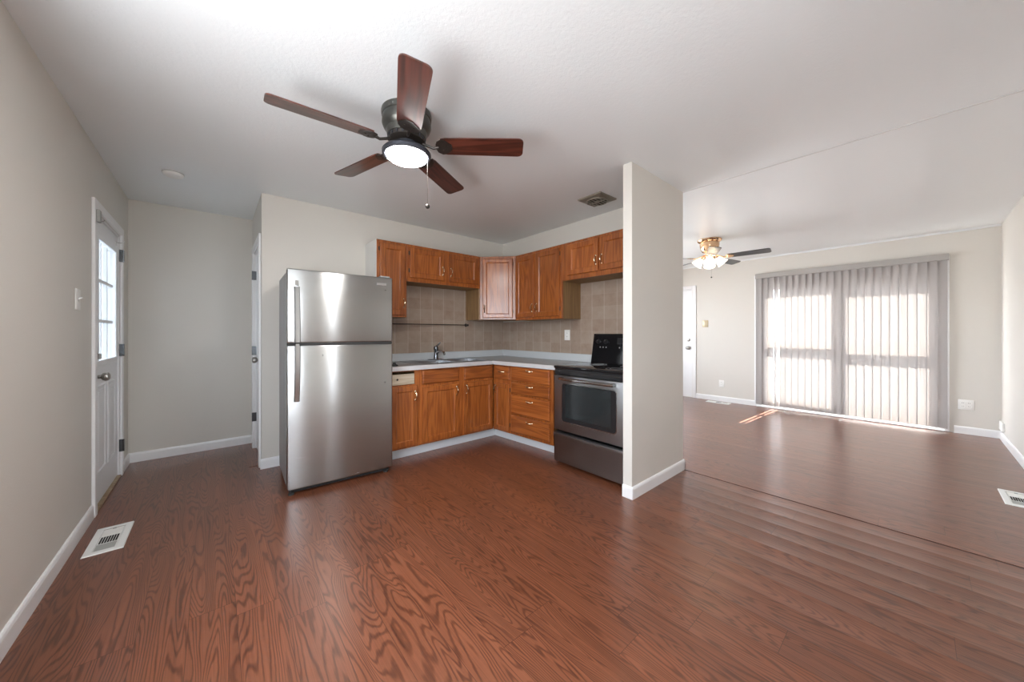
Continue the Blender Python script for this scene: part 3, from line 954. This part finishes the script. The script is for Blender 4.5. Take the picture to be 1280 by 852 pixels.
# embossed lower panels and the frame of the lite
def emboss(x0, x1, z0, z1):
    bm = B(); L = []
    for i, y in ((0, yf_ - 0.0002), (0.006, yf_ - 0.006), (0.016, yf_ - 0.006), (0.024, yf_ - 0.001), (0.040, yf_ - 0.001), (0.052, yf_ - 0.005)):
        L.append(quad_loop(bm, x0 + i, x1 - i, z0 + i, z1 - i, y))
    for a, b in zip(L, L[1:]): bridge(bm, a, b)
    bm.faces.new(L[-1])
    return obj('door_panel', bm, 'door', leaf)
emboss(0.115, DW / 2 - 0.035, 0.22, 0.84); emboss(DW / 2 + 0.035, DW - 0.115, 0.22, 0.84)
bm = B()
k = 0.032
for (x0, x1, z0, z1) in ((gx0 - k, gx1 + k, gz0 - k, gz0 + 0.01), (gx0 - k, gx1 + k, gz1 - 0.01, gz1 + k), (gx0 - k, gx0 + 0.01, gz0 + 0.0101, gz1 - 0.0101), (gx1 - 0.01, gx1 + k, gz0 + 0.0101, gz1 - 0.0101)):
    bx(bm, x0, x1, yf_ - 0.012, yf_ - 0.0002, z0, z1, 0.004, 2)
lite = obj('lite_frame', bm, 'door', leaf)
bm = B()
for i in (1, 2):
    zc = gz0 + (gz1 - gz0) * i / 3; bx(bm, gx0 + 0.01, gx1 - 0.01, 0.018, 0.042, zc - 0.011, zc + 0.011)
    xc = gx0 + (gx1 - gx0) * i / 3; bx(bm, xc - 0.011, xc + 0.011, 0.019, 0.041, gz0 + 0.01, gz1 - 0.01)
obj('muntins', bm, 'door', leaf)
bm = B(); bx(bm, gx0, gx1, 0.028, 0.032, gz0, gz1); obj('pane', bm, 'glass', leaf)
bm = B()
_f = []
nst = 90
for i in range(nst + 1):
    x = gx0 - 0.02 + (gx1 - gx0 + 0.04) * i / nst
    y = 0.0555 + 0.004 * math.sin(i * 0.62) * (0.6 + 0.4 * math.sin(i * 0.21))
    _f.append((bm.verts.new((x, y, gz0 - 0.02)), bm.verts.new((x, y, gz1 + 0.02))))
for a, b in zip(_f, _f[1:]): bm.faces.new((a[0], b[0], b[1], a[1]))
obj('sheer_curtain', bm, 'sheer', leaf, 80)
def knob_set(par, x, z, mat='nickel', y=None, s=1.0):
    y = yf_ if y is None else y
    m = Matrix.Translation((x, y, z)) @ Matrix.Rotation(R(90), 4, 'X')
    bm = B(); lathe(bm, [(0.033 * s, 0), (0.033 * s, 0.006), (0.022 * s, 0.011), (0.012 * s, 0.016), (0.012 * s, 0.030), (0.024 * s, 0.038), (0.030 * s, 0.050), (0.028 * s, 0.064), (0.016 * s, 0.072), (0, 0.074)], 24, m)
    o = obj('knob', bm, mat, par, 40); return o
knob_set(leaf, 0.062, 0.905)
m = Matrix.Translation((0.062, yf_, 1.045)) @ Matrix.Rotation(R(90), 4, 'X')
bm = B(); lathe(bm, [(0.030, 0), (0.030, 0.010), (0.024, 0.016), (0, 0.017)], 22, m); bx(bm, 0.058, 0.066, yf_ - 0.034, yf_ - 0.016, 1.027, 1.063, 0.002, 1); obj('deadbolt', bm, 'nickel', leaf, 40)
for x, z in ((0.035, 1.955), (DW - 0.07, 1.945)):
    bm = B(); bx(bm, x, x + 0.012, yf_ - 0.004, yf_ - 0.0002, z - 0.025, z + 0.01); tube(bm, [(x + 0.006, yf_ - 0.004, z), (x + 0.006, yf_ - 0.045, z + 0.002), (x + 0.006, yf_ - 0.050, z + 0.012)], 0.003, 8)
    obj('rod_bracket', bm, 'nickel', leaf)
# casing and jamb
bm = B()
ch = 0.018
for (x0, x1, z0, z1) in ((-0.072, -0.010, 0.0, 2.085), (DW + 0.010, DW + 0.072, 0.0, 2.085), (-0.0099, DW + 0.0099, 2.020, 2.085)):
    bx(bm, x0, x1, -ch, -0.0002, z0, z1, 0.005, 2)
obj('door_casing', bm, 'trim', door)
bm = B()
for (x0, x1, z0, z1) in ((-0.0145, -0.002, 0.0, 2.018), (DW + 0.001, DW + 0.0095, 0.0, 2.018), (-0.0015, DW + 0.0005, 2.004, 2.018)):
    bx(bm, x0, x1, 0.0, 0.13, z0, z1)
obj('door_jamb', bm, 'trim', door)
bm = B(); bx(bm, -0.002, 0.014, 0.0505, 0.066, 0.016, 2.004); bx(bm, DW - 0.014, DW + 0.001, 0.0505, 0.066, 0.016, 2.004); bx(bm, 0.0142, DW - 0.0142, 0.0505, 0.066, 1.985, 2.004); obj('door_stop', bm, 'trim', door)
bm = B(); bx(bm, -0.0015, DW + 0.0005, 0.0505, 0.13, 0.016, 0.028); bx(bm, -0.0015, DW + 0.0005, -0.012, 0.13, 0.0005, 0.016, 0.003, 1); obj('threshold', bm, 'threshold', door)
for z in (0.26, 1.06, 1.85):
    bm = B(); bx(bm, DW - 0.008, DW + 0.012, -0.0215, 0.0, z - 0.05, z + 0.05, 0.001, 1)
    lathe(bm, [(0, -0.052), (0.006, -0.05), (0.006, 0.05), (0, 0.052)], 10, Matrix.Translation((DW + 0.002, -0.024, z)))
    obj('hinge', bm, 'dark_chrome', door, 40)
bm = B(); bx(bm, -0.06, -0.012, -0.036, -0.0185, 1.93, 2.01, 0.004, 2)
tag(obj('alarm_sensor', bm, 'grey_metal', None, 40, (XL, D1[0], 0.0), R(90)), 'small grey contact sensor at the top corner of the left door frame', 'sensor')

# plain door in the side wall of the hall
door2 = sempty('door_2', (XJ, 4.50, 0), R(-90))
# local x runs towards the camera, -y faces the hall
bm = B(); panel_leaf(bm, 0.012, 0.608, 0.012, 2.012, t=0.034, frame=0.09, rec=0.006, y0=0.050); lf = obj('door_leaf', bm, 'door', door2)
knob_set(lf, 0.545, 0.955, y=0.016)
bm = B()
for (x0, x1, z0, z1) in ((-0.070, -0.002, 0.0, 2.095), (0.622, 0.690, 0.0, 2.095), (-0.0018, 0.6218, 2.030, 2.095)):
    bx(bm, x0, x1, -0.018, -0.0002, z0, z1, 0.005, 2)
obj('door_casing', bm, 'trim', door2)
bm = B()
for (x0, x1, z0, z1) in ((0.0005, 0.010, 0.0, 2.028), (0.610, 0.6195, 0.0, 2.028), (0.0102, 0.6098, 2.016, 2.028)):
    bx(bm, x0, x1, 0.0, 0.11, z0, z1)
obj('door_jamb', bm, 'trim', door2)
for z in (0.33, 1.02, 1.80):
    bm = B(); bx(bm, -0.004, 0.016, -0.022, 0.036, z - 0.045, z + 0.045, 0.001, 1); obj('hinge', bm, 'dark_chrome', door2)

# front door in the living room
door3 = sempty('door_3', (XW, 3.590, 0), R(-90))
bm = B(); bx(bm, 0.004, 0.846, 0.012, 0.052, 0.015, 2.012, 0.002, 1); lf = obj('door_leaf', bm, 'door', door3)
knob_set(lf, 0.785, 0.925, 'nickel', 0.012)
m = Matrix.Translation((0.785, 0.012, 1.075)) @ Matrix.Rotation(R(90), 4, 'X')
bm = B(); lathe(bm, [(0.030, 0), (0.030, 0.012), (0.022, 0.018), (0, 0.019)], 20, m); bx(bm, 0.768, 0.802, -0.022, -0.004, 1.071, 1.079, 0.002, 1); obj('deadbolt', bm, 'nickel', lf, 40)
bm = B()
for (x0, x1, z0, z1) in ((-0.066, 0.0, 0.0, 2.09), (0.862, 0.928, 0.0, 2.09), (0.0002, 0.8618, 2.03, 2.09)):
    bx(bm, x0, x1, -0.018, -0.0002, z0, z1, 0.005, 2)
obj('door_casing', bm, 'trim', door3)
bm = B(); bx(bm, 0.846, 0.8545, -0.001, 0.13, 0.0, 2.028); bx(bm, -0.0095, 0.0035, -0.001, 0.13, 0.0, 2.028); bx(bm, -0.009, 0.8545, 0.0, 0.13, 2.014, 2.0285); bx(bm, -0.009, 0.8545, 0.0525, 0.07, 0.0131, 2.0139); obj('door_jamb', bm, 'trim', door3)
bm = B(); bx(bm, 0.004, 0.846, -0.006, 0.13, 0.0005, 0.013); obj('threshold', bm, 'trim', door3)

# ------------------------------------------------------------------ sliding glass door
win = sempty('window_1', (XW, 1.70, 0), R(-90))
# local x: 0 at far jamb .. 1.93 near jamb, +y outwards
WW = 1.93
bm = B()
for (x0, x1, z0, z1) in ((-0.013, 0.045, 0.0, 2.098), (WW - 0.045, WW + 0.003, 0.0, 2.098), (0.0452, WW - 0.0452, 2.045, 2.098), (0.0452, WW - 0.0452, 0.0, 0.030)):
    bx(bm, x0, x1, 0.0, 0.135, z0, z1)
obj('frame', bm, 'trim', win)
def slider(x0, x1, y0, y1):
    s = B()
    bx(s, x0, x0 + 0.075, y0, y1, 0.032, 2.043); bx(s, x1 - 0.075, x1, y0, y1, 0.032, 2.043)
    bx(s, x0 + 0.0752, x1 - 0.0752, y0, y1, 1.895, 2.043); bx(s, x0 + 0.0752, x1 - 0.0752, y0, y1, 0.032, 0.185)
    bx(s, x0 + 0.0752, x1 - 0.0752, y0, y1, 0.950, 1.055)
    so_ = obj('sash', s, 'trim', win)
    g = B(); bx(g, x0 + 0.07, x1 - 0.07, (y0 + y1) / 2 - 0.003, (y0 + y1) / 2 + 0.003, 0.18, 1.90); obj('pane', g, 'glass', so_)
    return so_
s1 = slider(0.047, 0.985, 0.030, 0.070)
s2 = slider(0.985, WW - 0.047, 0.078, 0.118)
bm = B(); bx(bm, 0.068, 0.088, 0.004, 0.030, 0.98, 1.12, 0.004, 1); obj('latch_handle', bm, 'iron', s1)
bm = B()
for (x0, x1, z0, z1) in ((-0.045, -0.0155, 0.0, 2.15), (WW + 0.0055, WW + 0.035, 0.0, 2.15), (-0.0153, WW + 0.0053, 2.101, 2.15)):
    bx(bm, x0, x1, -0.012, -0.0002, z0, z1, 0.003, 1)
obj('casing', bm, 'trim', win)
bm = B(); bx(bm, -0.012, WW + 0.002, -0.035, -0.0005, 0.0005, 0.018, 0.004, 1); obj('sill', bm, 'trim', win)

# vertical blind
vb = empty('vertical_blind', (XW - 0.07, 1.718, 0), R(-90))
tag(vb, 'closed pale vertical blind hanging over the sliding glass door', 'blind')
bm = B(); bx(bm, 0.0, 1.976, -0.010, 0.0, 2.090, 2.166, 0.002, 1); bx(bm, 0.0, 1.976, 0.0002, 0.056, 2.156, 2.166)
bx(bm, 0.0, 0.008, 0.0002, 0.056, 2.090, 2.1558); bx(bm, 1.968, 1.976, 0.0002, 0.056, 2.090, 2.1558)
obj('valance', bm, 'headrail', vb)
bm = B(); bx(bm, 0.012, 1.964, 0.012, 0.046, 2.112, 2.150, 0.003, 1); hr = obj('headrail', bm, 'white_metal', vb)
def vane(x, ang, z0=0.040, z1=2.108):
    bm = B()
    L = []
    n = 6
    for i in range(n + 1):
        f = i / n - 0.5
        X = f * 0.089; Y = 0.0045 * (1 - (2 * f) ** 2)
        L.append((X, Y))
    P = L + [(x_, y_ - 0.0009) for x_, y_ in reversed(L)]
    prism(bm, P, z0, z1)
    mt = Matrix.Translation((x, 0.028, 0)) @ Matrix.Rotation(ang, 4, 'Z')
    for v in bm.verts: v.co = mt @ v.co
    return obj('vane', bm, 'vane', vb, 30)
xs = [0.042 + 0.0784 * i for i in range(25)]
for i, x in enumerate(xs):
    a = R(-11) + R(random.uniform(-2.5, 2.5))
    if i == 3: a = R(58)
    vane(x, a)
bm = B(); tube(bm, [(0.30, 0.0, 2.11), (0.305, -0.006, 1.2), (0.302, -0.004, 1.03)], 0.0022, 6); obj('wand', bm, 'plastic', vb)

# windows outside the picture that light the dining and living sides
def plain_window(name, loc, rz, w, z0, z1):
    e = sempty(name, loc, rz)
    bm = B()
    for (x0, x1, a, b) in ((0.001, 0.05, z0 + 0.001, z1 - 0.001), (w - 0.05, w - 0.001, z0 + 0.001, z1 - 0.001), (0.0502, w - 0.0502, z1 - 0.05, z1 - 0.001), (0.0502, w - 0.0502, z0 + 0.001, z0 + 0.05), (0.0502, w - 0.0502, (z0 + z1) / 2 - 0.02, (z0 + z1) / 2 + 0.02)):
        if x1 - x0 > 0.004: bx(bm, x0, x1, 0.03, 0.10, a, b)
    obj('window_frame', bm, 'trim', e)
    bm = B(); bx(bm, 0.045, w - 0.045, 0.062, 0.066, z0 + 0.045, z1 - 0.045); obj('pane', bm, 'glass', e)
    bm = B()
    for (x0, x1, a, b) in ((-0.06, 0.0, z0 - 0.06, z1 + 0.06), (w, w + 0.06, z0 - 0.06, z1 + 0.06), (0.0002, w - 0.0002, z1, z1 + 0.06), (0.0002, w - 0.0002, z0 - 0.06, z0)):
        bx(bm, x0, x1, -0.016, -0.0002, a, b, 0.004, 1)
    obj('window_casing', bm, 'trim', e)
plain_window('window_2', (XL, 0.10, 0), R(90), 1.60, 0.75, 2.10)
plain_window('window_3', (1.14, YR, 0), R(180), 0.19, 0.70, 2.10)
plain_window('added_window_4', (0.0, YR, 0), R(180), 0.55, 0.75, 2.10)  # unseen window, added only to brighten the dining side
plain_window('added_window_5', (3.30, YLB, 0), 0, 2.30, 0.60, 2.10)  # unseen window, added only to brighten the living room

# ------------------------------------------------------------------ ceiling fans
def blade_bm(r0, r1, w0, w1, th=0.006, pitch=R(12)):
    """blade along +x, pitched about x"""
    P = []
    n = 6
    tip = 0.030
    up = [(r0, w0 / 2), (r0 + 0.03, w0 / 2 + 0.006), (r1 - tip - 0.02, w1 / 2)]
    for k in range(n + 1):
        a = R(90 - 90 * k / n); up.append((r1 - tip + tip * math.cos(a) - 0.004 * 0, w1 / 2 - tip + tip * math.sin(a)))
    P = up + [(x, -y) for x, y in reversed(up)]
    bm = B(); prism(bm, P, -th / 2, th / 2)
    mt = Matrix.Rotation(-pitch, 4, 'X')
    for v in bm.verts: v.co = mt @ v.co
    return bm

def iron_bm(rin, r0, w, zin, pitch=R(12)):
    bm = B()
    tube(bm, [(rin, 0, zin), (rin + 0.03, 0, zin - 0.012), (r0 - 0.035, 0, -0.012), (r0 - 0.005, 0, -0.006)], 0.008, 8)
    mt = Matrix.Rotation(-pitch, 4, 'X')
    q = B()
    ring = [(r0 - 0.02, w * 0.16), (r0 - 0.012, w * 0.36), (r0 + 0.012, w * 0.50), (r0 + 0.036, w * 0.46), (r0 + 0.052, w * 0.30), (r0 + 0.070, w * 0.16)]
    P = ring + [(x, -y) for x, y in reversed(ring)]
    prism(q, P, -0.0075, -0.0035)
    for y in (-w * 0.22, 0, w * 0.22):
        lathe(q, [(0.005, -0.0035), (0.005, -0.010), (0, -0.011)], 10, Matrix.Translation((r0 + 0.02 + (0.02 if y == 0 else 0), y, 0)))
    for v in q.verts: v.co = mt @ v.co
    me = bpy.data.meshes.new('tmp'); q.to_mesh(me); q.free(); bm.from_mesh(me); bpy.data.meshes.remove(me)
    return bm

# dining-area fan: hugger mount, five cherry blades, one flush light
F1 = (0.8295, 1.8813)
f1 = empty('ceiling_fan', (F1[0], F1[1], ZC))
tag(f1, 'dark bronze flush-mount ceiling fan with cherry wood blades and one round light', 'ceiling fan', 'five-blade ceiling fans')
bm = B(); lathe(bm, [(0.136, 0.0), (0.138, -0.010), (0.135, -0.030), (0.130, -0.034), (0.132, -0.040), (0.134, -0.070), (0.126, -0.090), (0.112, -0.104), (0.108, -0.126), (0.105, -0.136)], 48); obj('motor_housing', bm, 'bronze', f1, 30)
bm = B(); lathe(bm, [(0.100, -0.1362), (0.100, -0.158), (0.080, -0.166), (0.062, -0.168)], 40); mc = obj('motor_cover', bm, 'iron', f1, 30)
for k in range(20):
    a = 2 * math.pi * k / 20
    bm = B(); bx(bm, -0.004, 0.004, -0.003, 0.003, -0.155, -0.140)
    for v in bm.verts: v.co = Matrix.Rotation(a, 4, 'Z') @ Matrix.Translation((0.1005, 0, 0)) @ v.co
    obj('vent_fin', bm, 'hub', mc)
bm = B(); lathe(bm, [(0.058, -0.1682), (0.058, -0.200), (0.070, -0.208), (0.126, -0.214), (0.134, -0.224), (0.132, -0.240), (0.121, -0.244), (0.1125, -0.242)], 44); obj('light_rim', bm, 'hub', f1, 30)
bm = B(); lathe(bm, [(0.112, -0.2425), (0.110, -0.248), (0.099, -0.257), (0.078, -0.265), (0.042, -0.271), (0, -0.272)], 44); obj('light_lens', bm, 'lens', f1, 40)
TH1 = R(33.267 + 72 * 17) if False else 21.94345238
for k in range(5):
    a = TH1 + 2 * math.pi * k / 5
    bl = obj('blade', blade_bm(0.195, 0.660, 0.112, 0.136), 'fan_wood', f1)
    bl.location = (0, 0, 2.2625 - ZC); bl.rotation_euler.z = a
    obj('blade_iron', iron_bm(0.09, 0.185, 0.112, 0.012), 'iron', bl, 40)
# pull chain with a dark ball
def chain(par, x, y, z0, z1, mat_c, mat_b, rb):
    bm = B(); tube(bm, [(x, y, z0), (x, y, z1)], 0.0008 if rb > 0.012 else 0.0016, 6); o = obj('pull_chain', bm, mat_c, par)
    bm = B(); lathe(bm, [(0, z1 + rb), (rb * .7, z1 + rb * .7), (rb, z1), (rb * .7, z1 - rb * .7), (0, z1 - rb)], 16, Matrix.Translation((x, y, 0))); obj('chain_ball', bm, mat_b, o, 60)
chain(f1, 0.088, -0.078, -0.238, -0.525, 'iron', 'iron', 0.0135)

# living-room fan: gold body, black blades, four glass shades
F2 = (5.00, 1.79)
f2 = empty('ceiling_fan', (F2[0], F2[1], ZC))
tag(f2, 'polished gold ceiling fan with black blades and a cluster of lit glass shades', 'ceiling fan', 'five-blade ceiling fans')
bm = B(); lathe(bm, [(0.142, 0.0), (0.145, -0.012), (0.138, -0.026), (0.125, -0.034), (0.118, -0.040)], 40); obj('canopy', bm, 'gold', f2, 35)
bm = B(); lathe(bm, [(0.112, -0.0402), (0.118, -0.06), (0.112, -0.10), (0.098, -0.145), (0.082, -0.165), (0.060, -0.172)], 40); obj('motor_housing', bm, 'gold', f2, 35)
bm = B(); lathe(bm, [(0.052, -0.1722), (0.056, -0.20), (0.062, -0.225), (0.050, -0.255), (0.022, -0.275), (0, -0.278)], 32); lk = obj('light_hub', bm, 'gold', f2, 35)
ZB2 = 2.2 - ZC
for k in range(5):
    a = 2.32 + 2 * math.pi * k / 5
    bl = obj('blade', blade_bm(0.215, 0.660, 0.105, 0.132), 'fan_black', f2)
    bl.location = (0, 0, ZB2); bl.rotation_euler.z = a
    obj('blade_iron', iron_bm(0.06, 0.205, 0.105, 0.036), 'gold', bl, 40)
for k in range(4):
    a = R(20) + math.pi / 2 * k
    mt = Matrix.Rotation(a, 4, 'Z') @ Matrix.Translation((0.085, 0, -0.245)) @ Matrix.Rotation(R(140), 4, 'Y')
    bm = B(); tube(bm, [Matrix.Rotation(a, 4, 'Z') @ Vector(q) for q in ((0.045, 0, -0.225), (0.070, 0, -0.222), (0.088, 0, -0.238), (0.094, 0, -0.256))], 0.008, 10)
    lathe(bm, [(0.020, -0.006), (0.026, 0.0), (0.027, 0.018)], 20, mt)
    arm = obj('light_arm', bm, 'gold', lk, 40)
    bm = B()
    # fluted bell: outer then inner skin
    seg = 36
    outer = [(0.027, 0.010), (0.034, 0.030), (0.046, 0.060), (0.056, 0.085), (0.070, 0.108)]
    rings = []
    for (r, z) in outer + [(r - 0.003, z - 0.001) for r, z in reversed(outer)]:
        rings.append([bm.verts.new(mt @ Vector(((r + 0.0022 * math.cos(12 * t) * z / 0.1) * math.cos(t), (r + 0.0022 * math.cos(12 * t) * z / 0.1) * math.sin(t), z))) for t in [2 * math.pi * i / seg for i in range(seg)]])
    for q, w in zip(rings, rings[1:] + rings[:1]):
        for i in range(seg): bm.faces.new((q[i], q[(i + 1) % seg], w[(i + 1) % seg], w[i]))
    sh = obj('glass_shade', bm, 'shade', arm, 50)
    bm = B(); lathe(bm, [(0, 0.020), (0.010, 0.022), (0.013, 0.040), (0.020, 0.062), (0.018, 0.078), (0, 0.088)], 18, mt); obj('bulb', bm, 'bulb', sh, 60)
chain(f2, 0.01, -0.02, -0.279, -0.50, 'nickel', 'iron', 0.010)

# ------------------------------------------------------------------ small fixtures
# floor registers
def register(name, label, loc, rz, w, l, vis=True):
    e = empty(name, loc, rz)
    tag(e, label, 'vent', 'white floor registers')
    bm = B()
    L = []
    for i, z in ((0, 0.0003), (0.003, 0.006), (0.030, 0.0075), (0.034, 0.004)):
        L.append([bm.verts.new(v) for v in ((i, i, z), (w - i, i, z), (w - i, l - i, z), (i, l - i, z))])
    for a, b in zip(L, L[1:]): bridge(bm, a, b)
    obj('frame', bm, 'white_metal', e)
    bm = B(); bx(bm, 0.034, w - 0.034, 0.034, l - 0.034, 0.0004, 0.0022); obj('grille', bm, 'white_metal', e)
    bm = B()
    nsl = 7
    y0, y1 = l * 0.36, l * 0.60
    for k in range(nsl):
        x = 0.040 + (w - 0.080) * k / nsl
        bx(bm, x, x + 0.008, y0, y1, 0.0023, 0.0030)
    s = obj('slots', bm, 'dark_gap', e)
    bm = B(); bx(bm, 0.037, w - 0.040, 0.040, l * 0.33, 0.0023, 0.0036); obj('damper', bm, 'grey_metal', e)
    bm = B(); bx(bm, 0.037, w - 0.040, l * 0.64, l - 0.040, 0.0023, 0.0036); pl = obj('cover_plate', bm, 'plastic', e)
    bm = B(); bx(bm, w * 0.45, w * 0.55, l - 0.05, l - 0.046, 0.0037, 0.010); obj('lever', bm, 'grey_metal', e)
register('floor_register', 'white floor register near the left wall in front of the half-glass door', (-0.540, 2.893, 0), 0, 0.155, 0.357)
register('floor_register', 'white floor register at the right edge of the living room floor', (4.222, -0.408, 0), R(180) + R(-90) * -1 * -1 + R(180), 0.155, 0.363)
register('floor_register', 'white floor register against the wall between front door and blind', (6.555, 2.055, 0), 0, 0.150, 0.360)

# smoke detector
bm = B(); lathe(bm, [(0.062, 0), (0.062, -0.012), (0.055, -0.026), (0.040, -0.034), (0, -0.035)], 32)
sd = obj('smoke_detector', bm, 'plastic', None, 35, (-0.240, 3.745, ZC))
tag(sd, 'round white smoke detector on the ceiling above the hall', 'smoke detector')
bm = B(); lathe(bm, [(0.0632, -0.004), (0.0632, -0.010), (0.0615, -0.010), (0.0615, -0.004)], 32, close=False); obj('vent_ring', bm, 'grey_metal', sd)

# kitchen exhaust grille
ev = empty('ceiling_vent', (2.690, 1.925, ZC))
tag(ev, 'square aged metal exhaust fan grille on the kitchen ceiling', 'vent')
bm = B()
L = []
for i, z in ((0, -0.0003), (0.0, -0.010), (0.010, -0.016), (0.060, -0.024)):
    a = 0.126 - i
    L.append([bm.verts.new(v) for v in ((-a, -a, z), (a, -a, z), (a, a, z), (-a, a, z))])
for a, b in zip(L, L[1:]): bridge(bm, a, b)
bm.faces.new(L[-1])
obj('plate', bm, 'vent_tan', ev)
bm = B(); lathe(bm, [(0.090, -0.0200), (0.090, -0.0262), (0.0, -0.0265)], 40); obj('recess', bm, 'dark_gap', ev)
bm = B()
lathe(bm, [(0.096, -0.020), (0.096, -0.031), (0.088, -0.031), (0.088, -0.020)], 40, close=False)
lathe(bm, [(0.022, -0.0266), (0.022, -0.034), (0, -0.036)], 24)
for y in (-0.062, -0.033, 0.033, 0.062):
    hw = math.sqrt(0.09 ** 2 - y * y)
    bx(bm, -hw, hw, y - 0.0055, y + 0.0055, -0.032, -0.0267)
bx(bm, -0.0055, 0.0055, -0.089, 0.089, -0.033, -0.0267); bx(bm, -0.089, -0.022, -0.0055, 0.0055, -0.032, -0.0267); bx(bm, 0.022, 0.089, -0.0055, 0.0055, -0.032, -0.0267)
obj('grille', bm, 'vent_tan', ev)

# switch plates and outlets : local x along wall, -y into the room
def plate(name, label, cat, loc, rz, w, h, kind='outlet', mat='plastic', group=None):
    e = empty(name, loc, rz)
    tag(e, label, cat, group)
    bm = B(); bx(bm, -w / 2, w / 2, -0.006, -0.0003, -h / 2, h / 2, 0.003, 2); obj('cover_plate', bm, mat, e, 35)
    if kind == 'outlet':
        n = max(1, round(w / 0.075))
        for k in range(n):
            x = (k - (n - 1) / 2) * 0.046
            for z in (-0.020, 0.020):
                bm = B(); bx(bm, x - 0.016, x + 0.016, -0.0085, -0.0061, z - 0.013, z + 0.013, 0.003, 1); s = obj('socket', bm, mat, e)
                bm = B()
                for q in (-0.006, 0.006): bx(bm, x + q - 0.001, x + q + 0.001, -0.0092, -0.0084, z - 0.003, z + 0.006)
                obj('slot', bm, 'dark_gap', s)
    elif kind == 'switch':
        bm = B(); bx(bm, -0.006, 0.006, -0.007, -0.0061, -0.012, 0.012); obj('slot', bm, 'grey_metal', e)
        bm = B(); prism(bm, [(-0.0062, -0.004), (-0.022, 0.006), (-0.022, 0.012), (-0.0062, 0.008)], -0.004, 0.004)
        for v in bm.verts: v.co = Vector((v.co.z, v.co.x, v.co.y))
        obj('toggle', bm, mat, e)
    elif kind == 'dial':
        for z in (-0.028, 0.028):
            bm = B(); bx(bm, -0.007, 0.007, -0.016, -0.0061, z - 0.012, z + 0.012, 0.002, 1); obj('toggle', bm, mat, e)
    return e
plate('light_switch', 'white toggle light switch on the wall left of the half-glass door', 'switch', (XL, 3.165, 1.397), R(90), 0.090, 0.122, 'switch')
plate('wall_outlet', 'white outlet on the tiled wall left of the stove backguard', 'outlet', (XK - 0.0066, 2.597, 1.180), R(-90), 0.078, 0.118, 'outlet', 'plastic', 'wall outlets')
plate('wall_outlet', 'white single outlet low on the wall between front door and blind', 'outlet', (XW, 2.238, 0.312), R(-90), 0.080, 0.122, 'outlet', 'plastic', 'wall outlets')
plate('wall_outlet', 'wide white double outlet on the wall right of the vertical blind', 'outlet', (XW, -0.388, 0.348), R(-90), 0.118, 0.118, 'outlet', 'plastic', 'wall outlets')
plate('light_switch', 'tan brass switch plate beside the white front door', 'switch', (XW, 2.505, 1.375), R(-90), 0.098, 0.125, 'dial', 'tan_plate')
bm = B(); bx(bm, 6.545, 6.745, YR + 0.0003, YR + 0.022, 0.118, 0.212, 0.004, 1)
tag(obj('jack_box', bm, 'plastic'), 'small white wall box above the baseboard in the far right corner', 'box')

# worn threshold board in front of the hall side door
bm = B(); bx(bm, 0.236, XJ + 0.03, 3.885, 4.495, 0.0003, 0.004, 0.001, 1)
struct('trim_8', bm, 'floor')
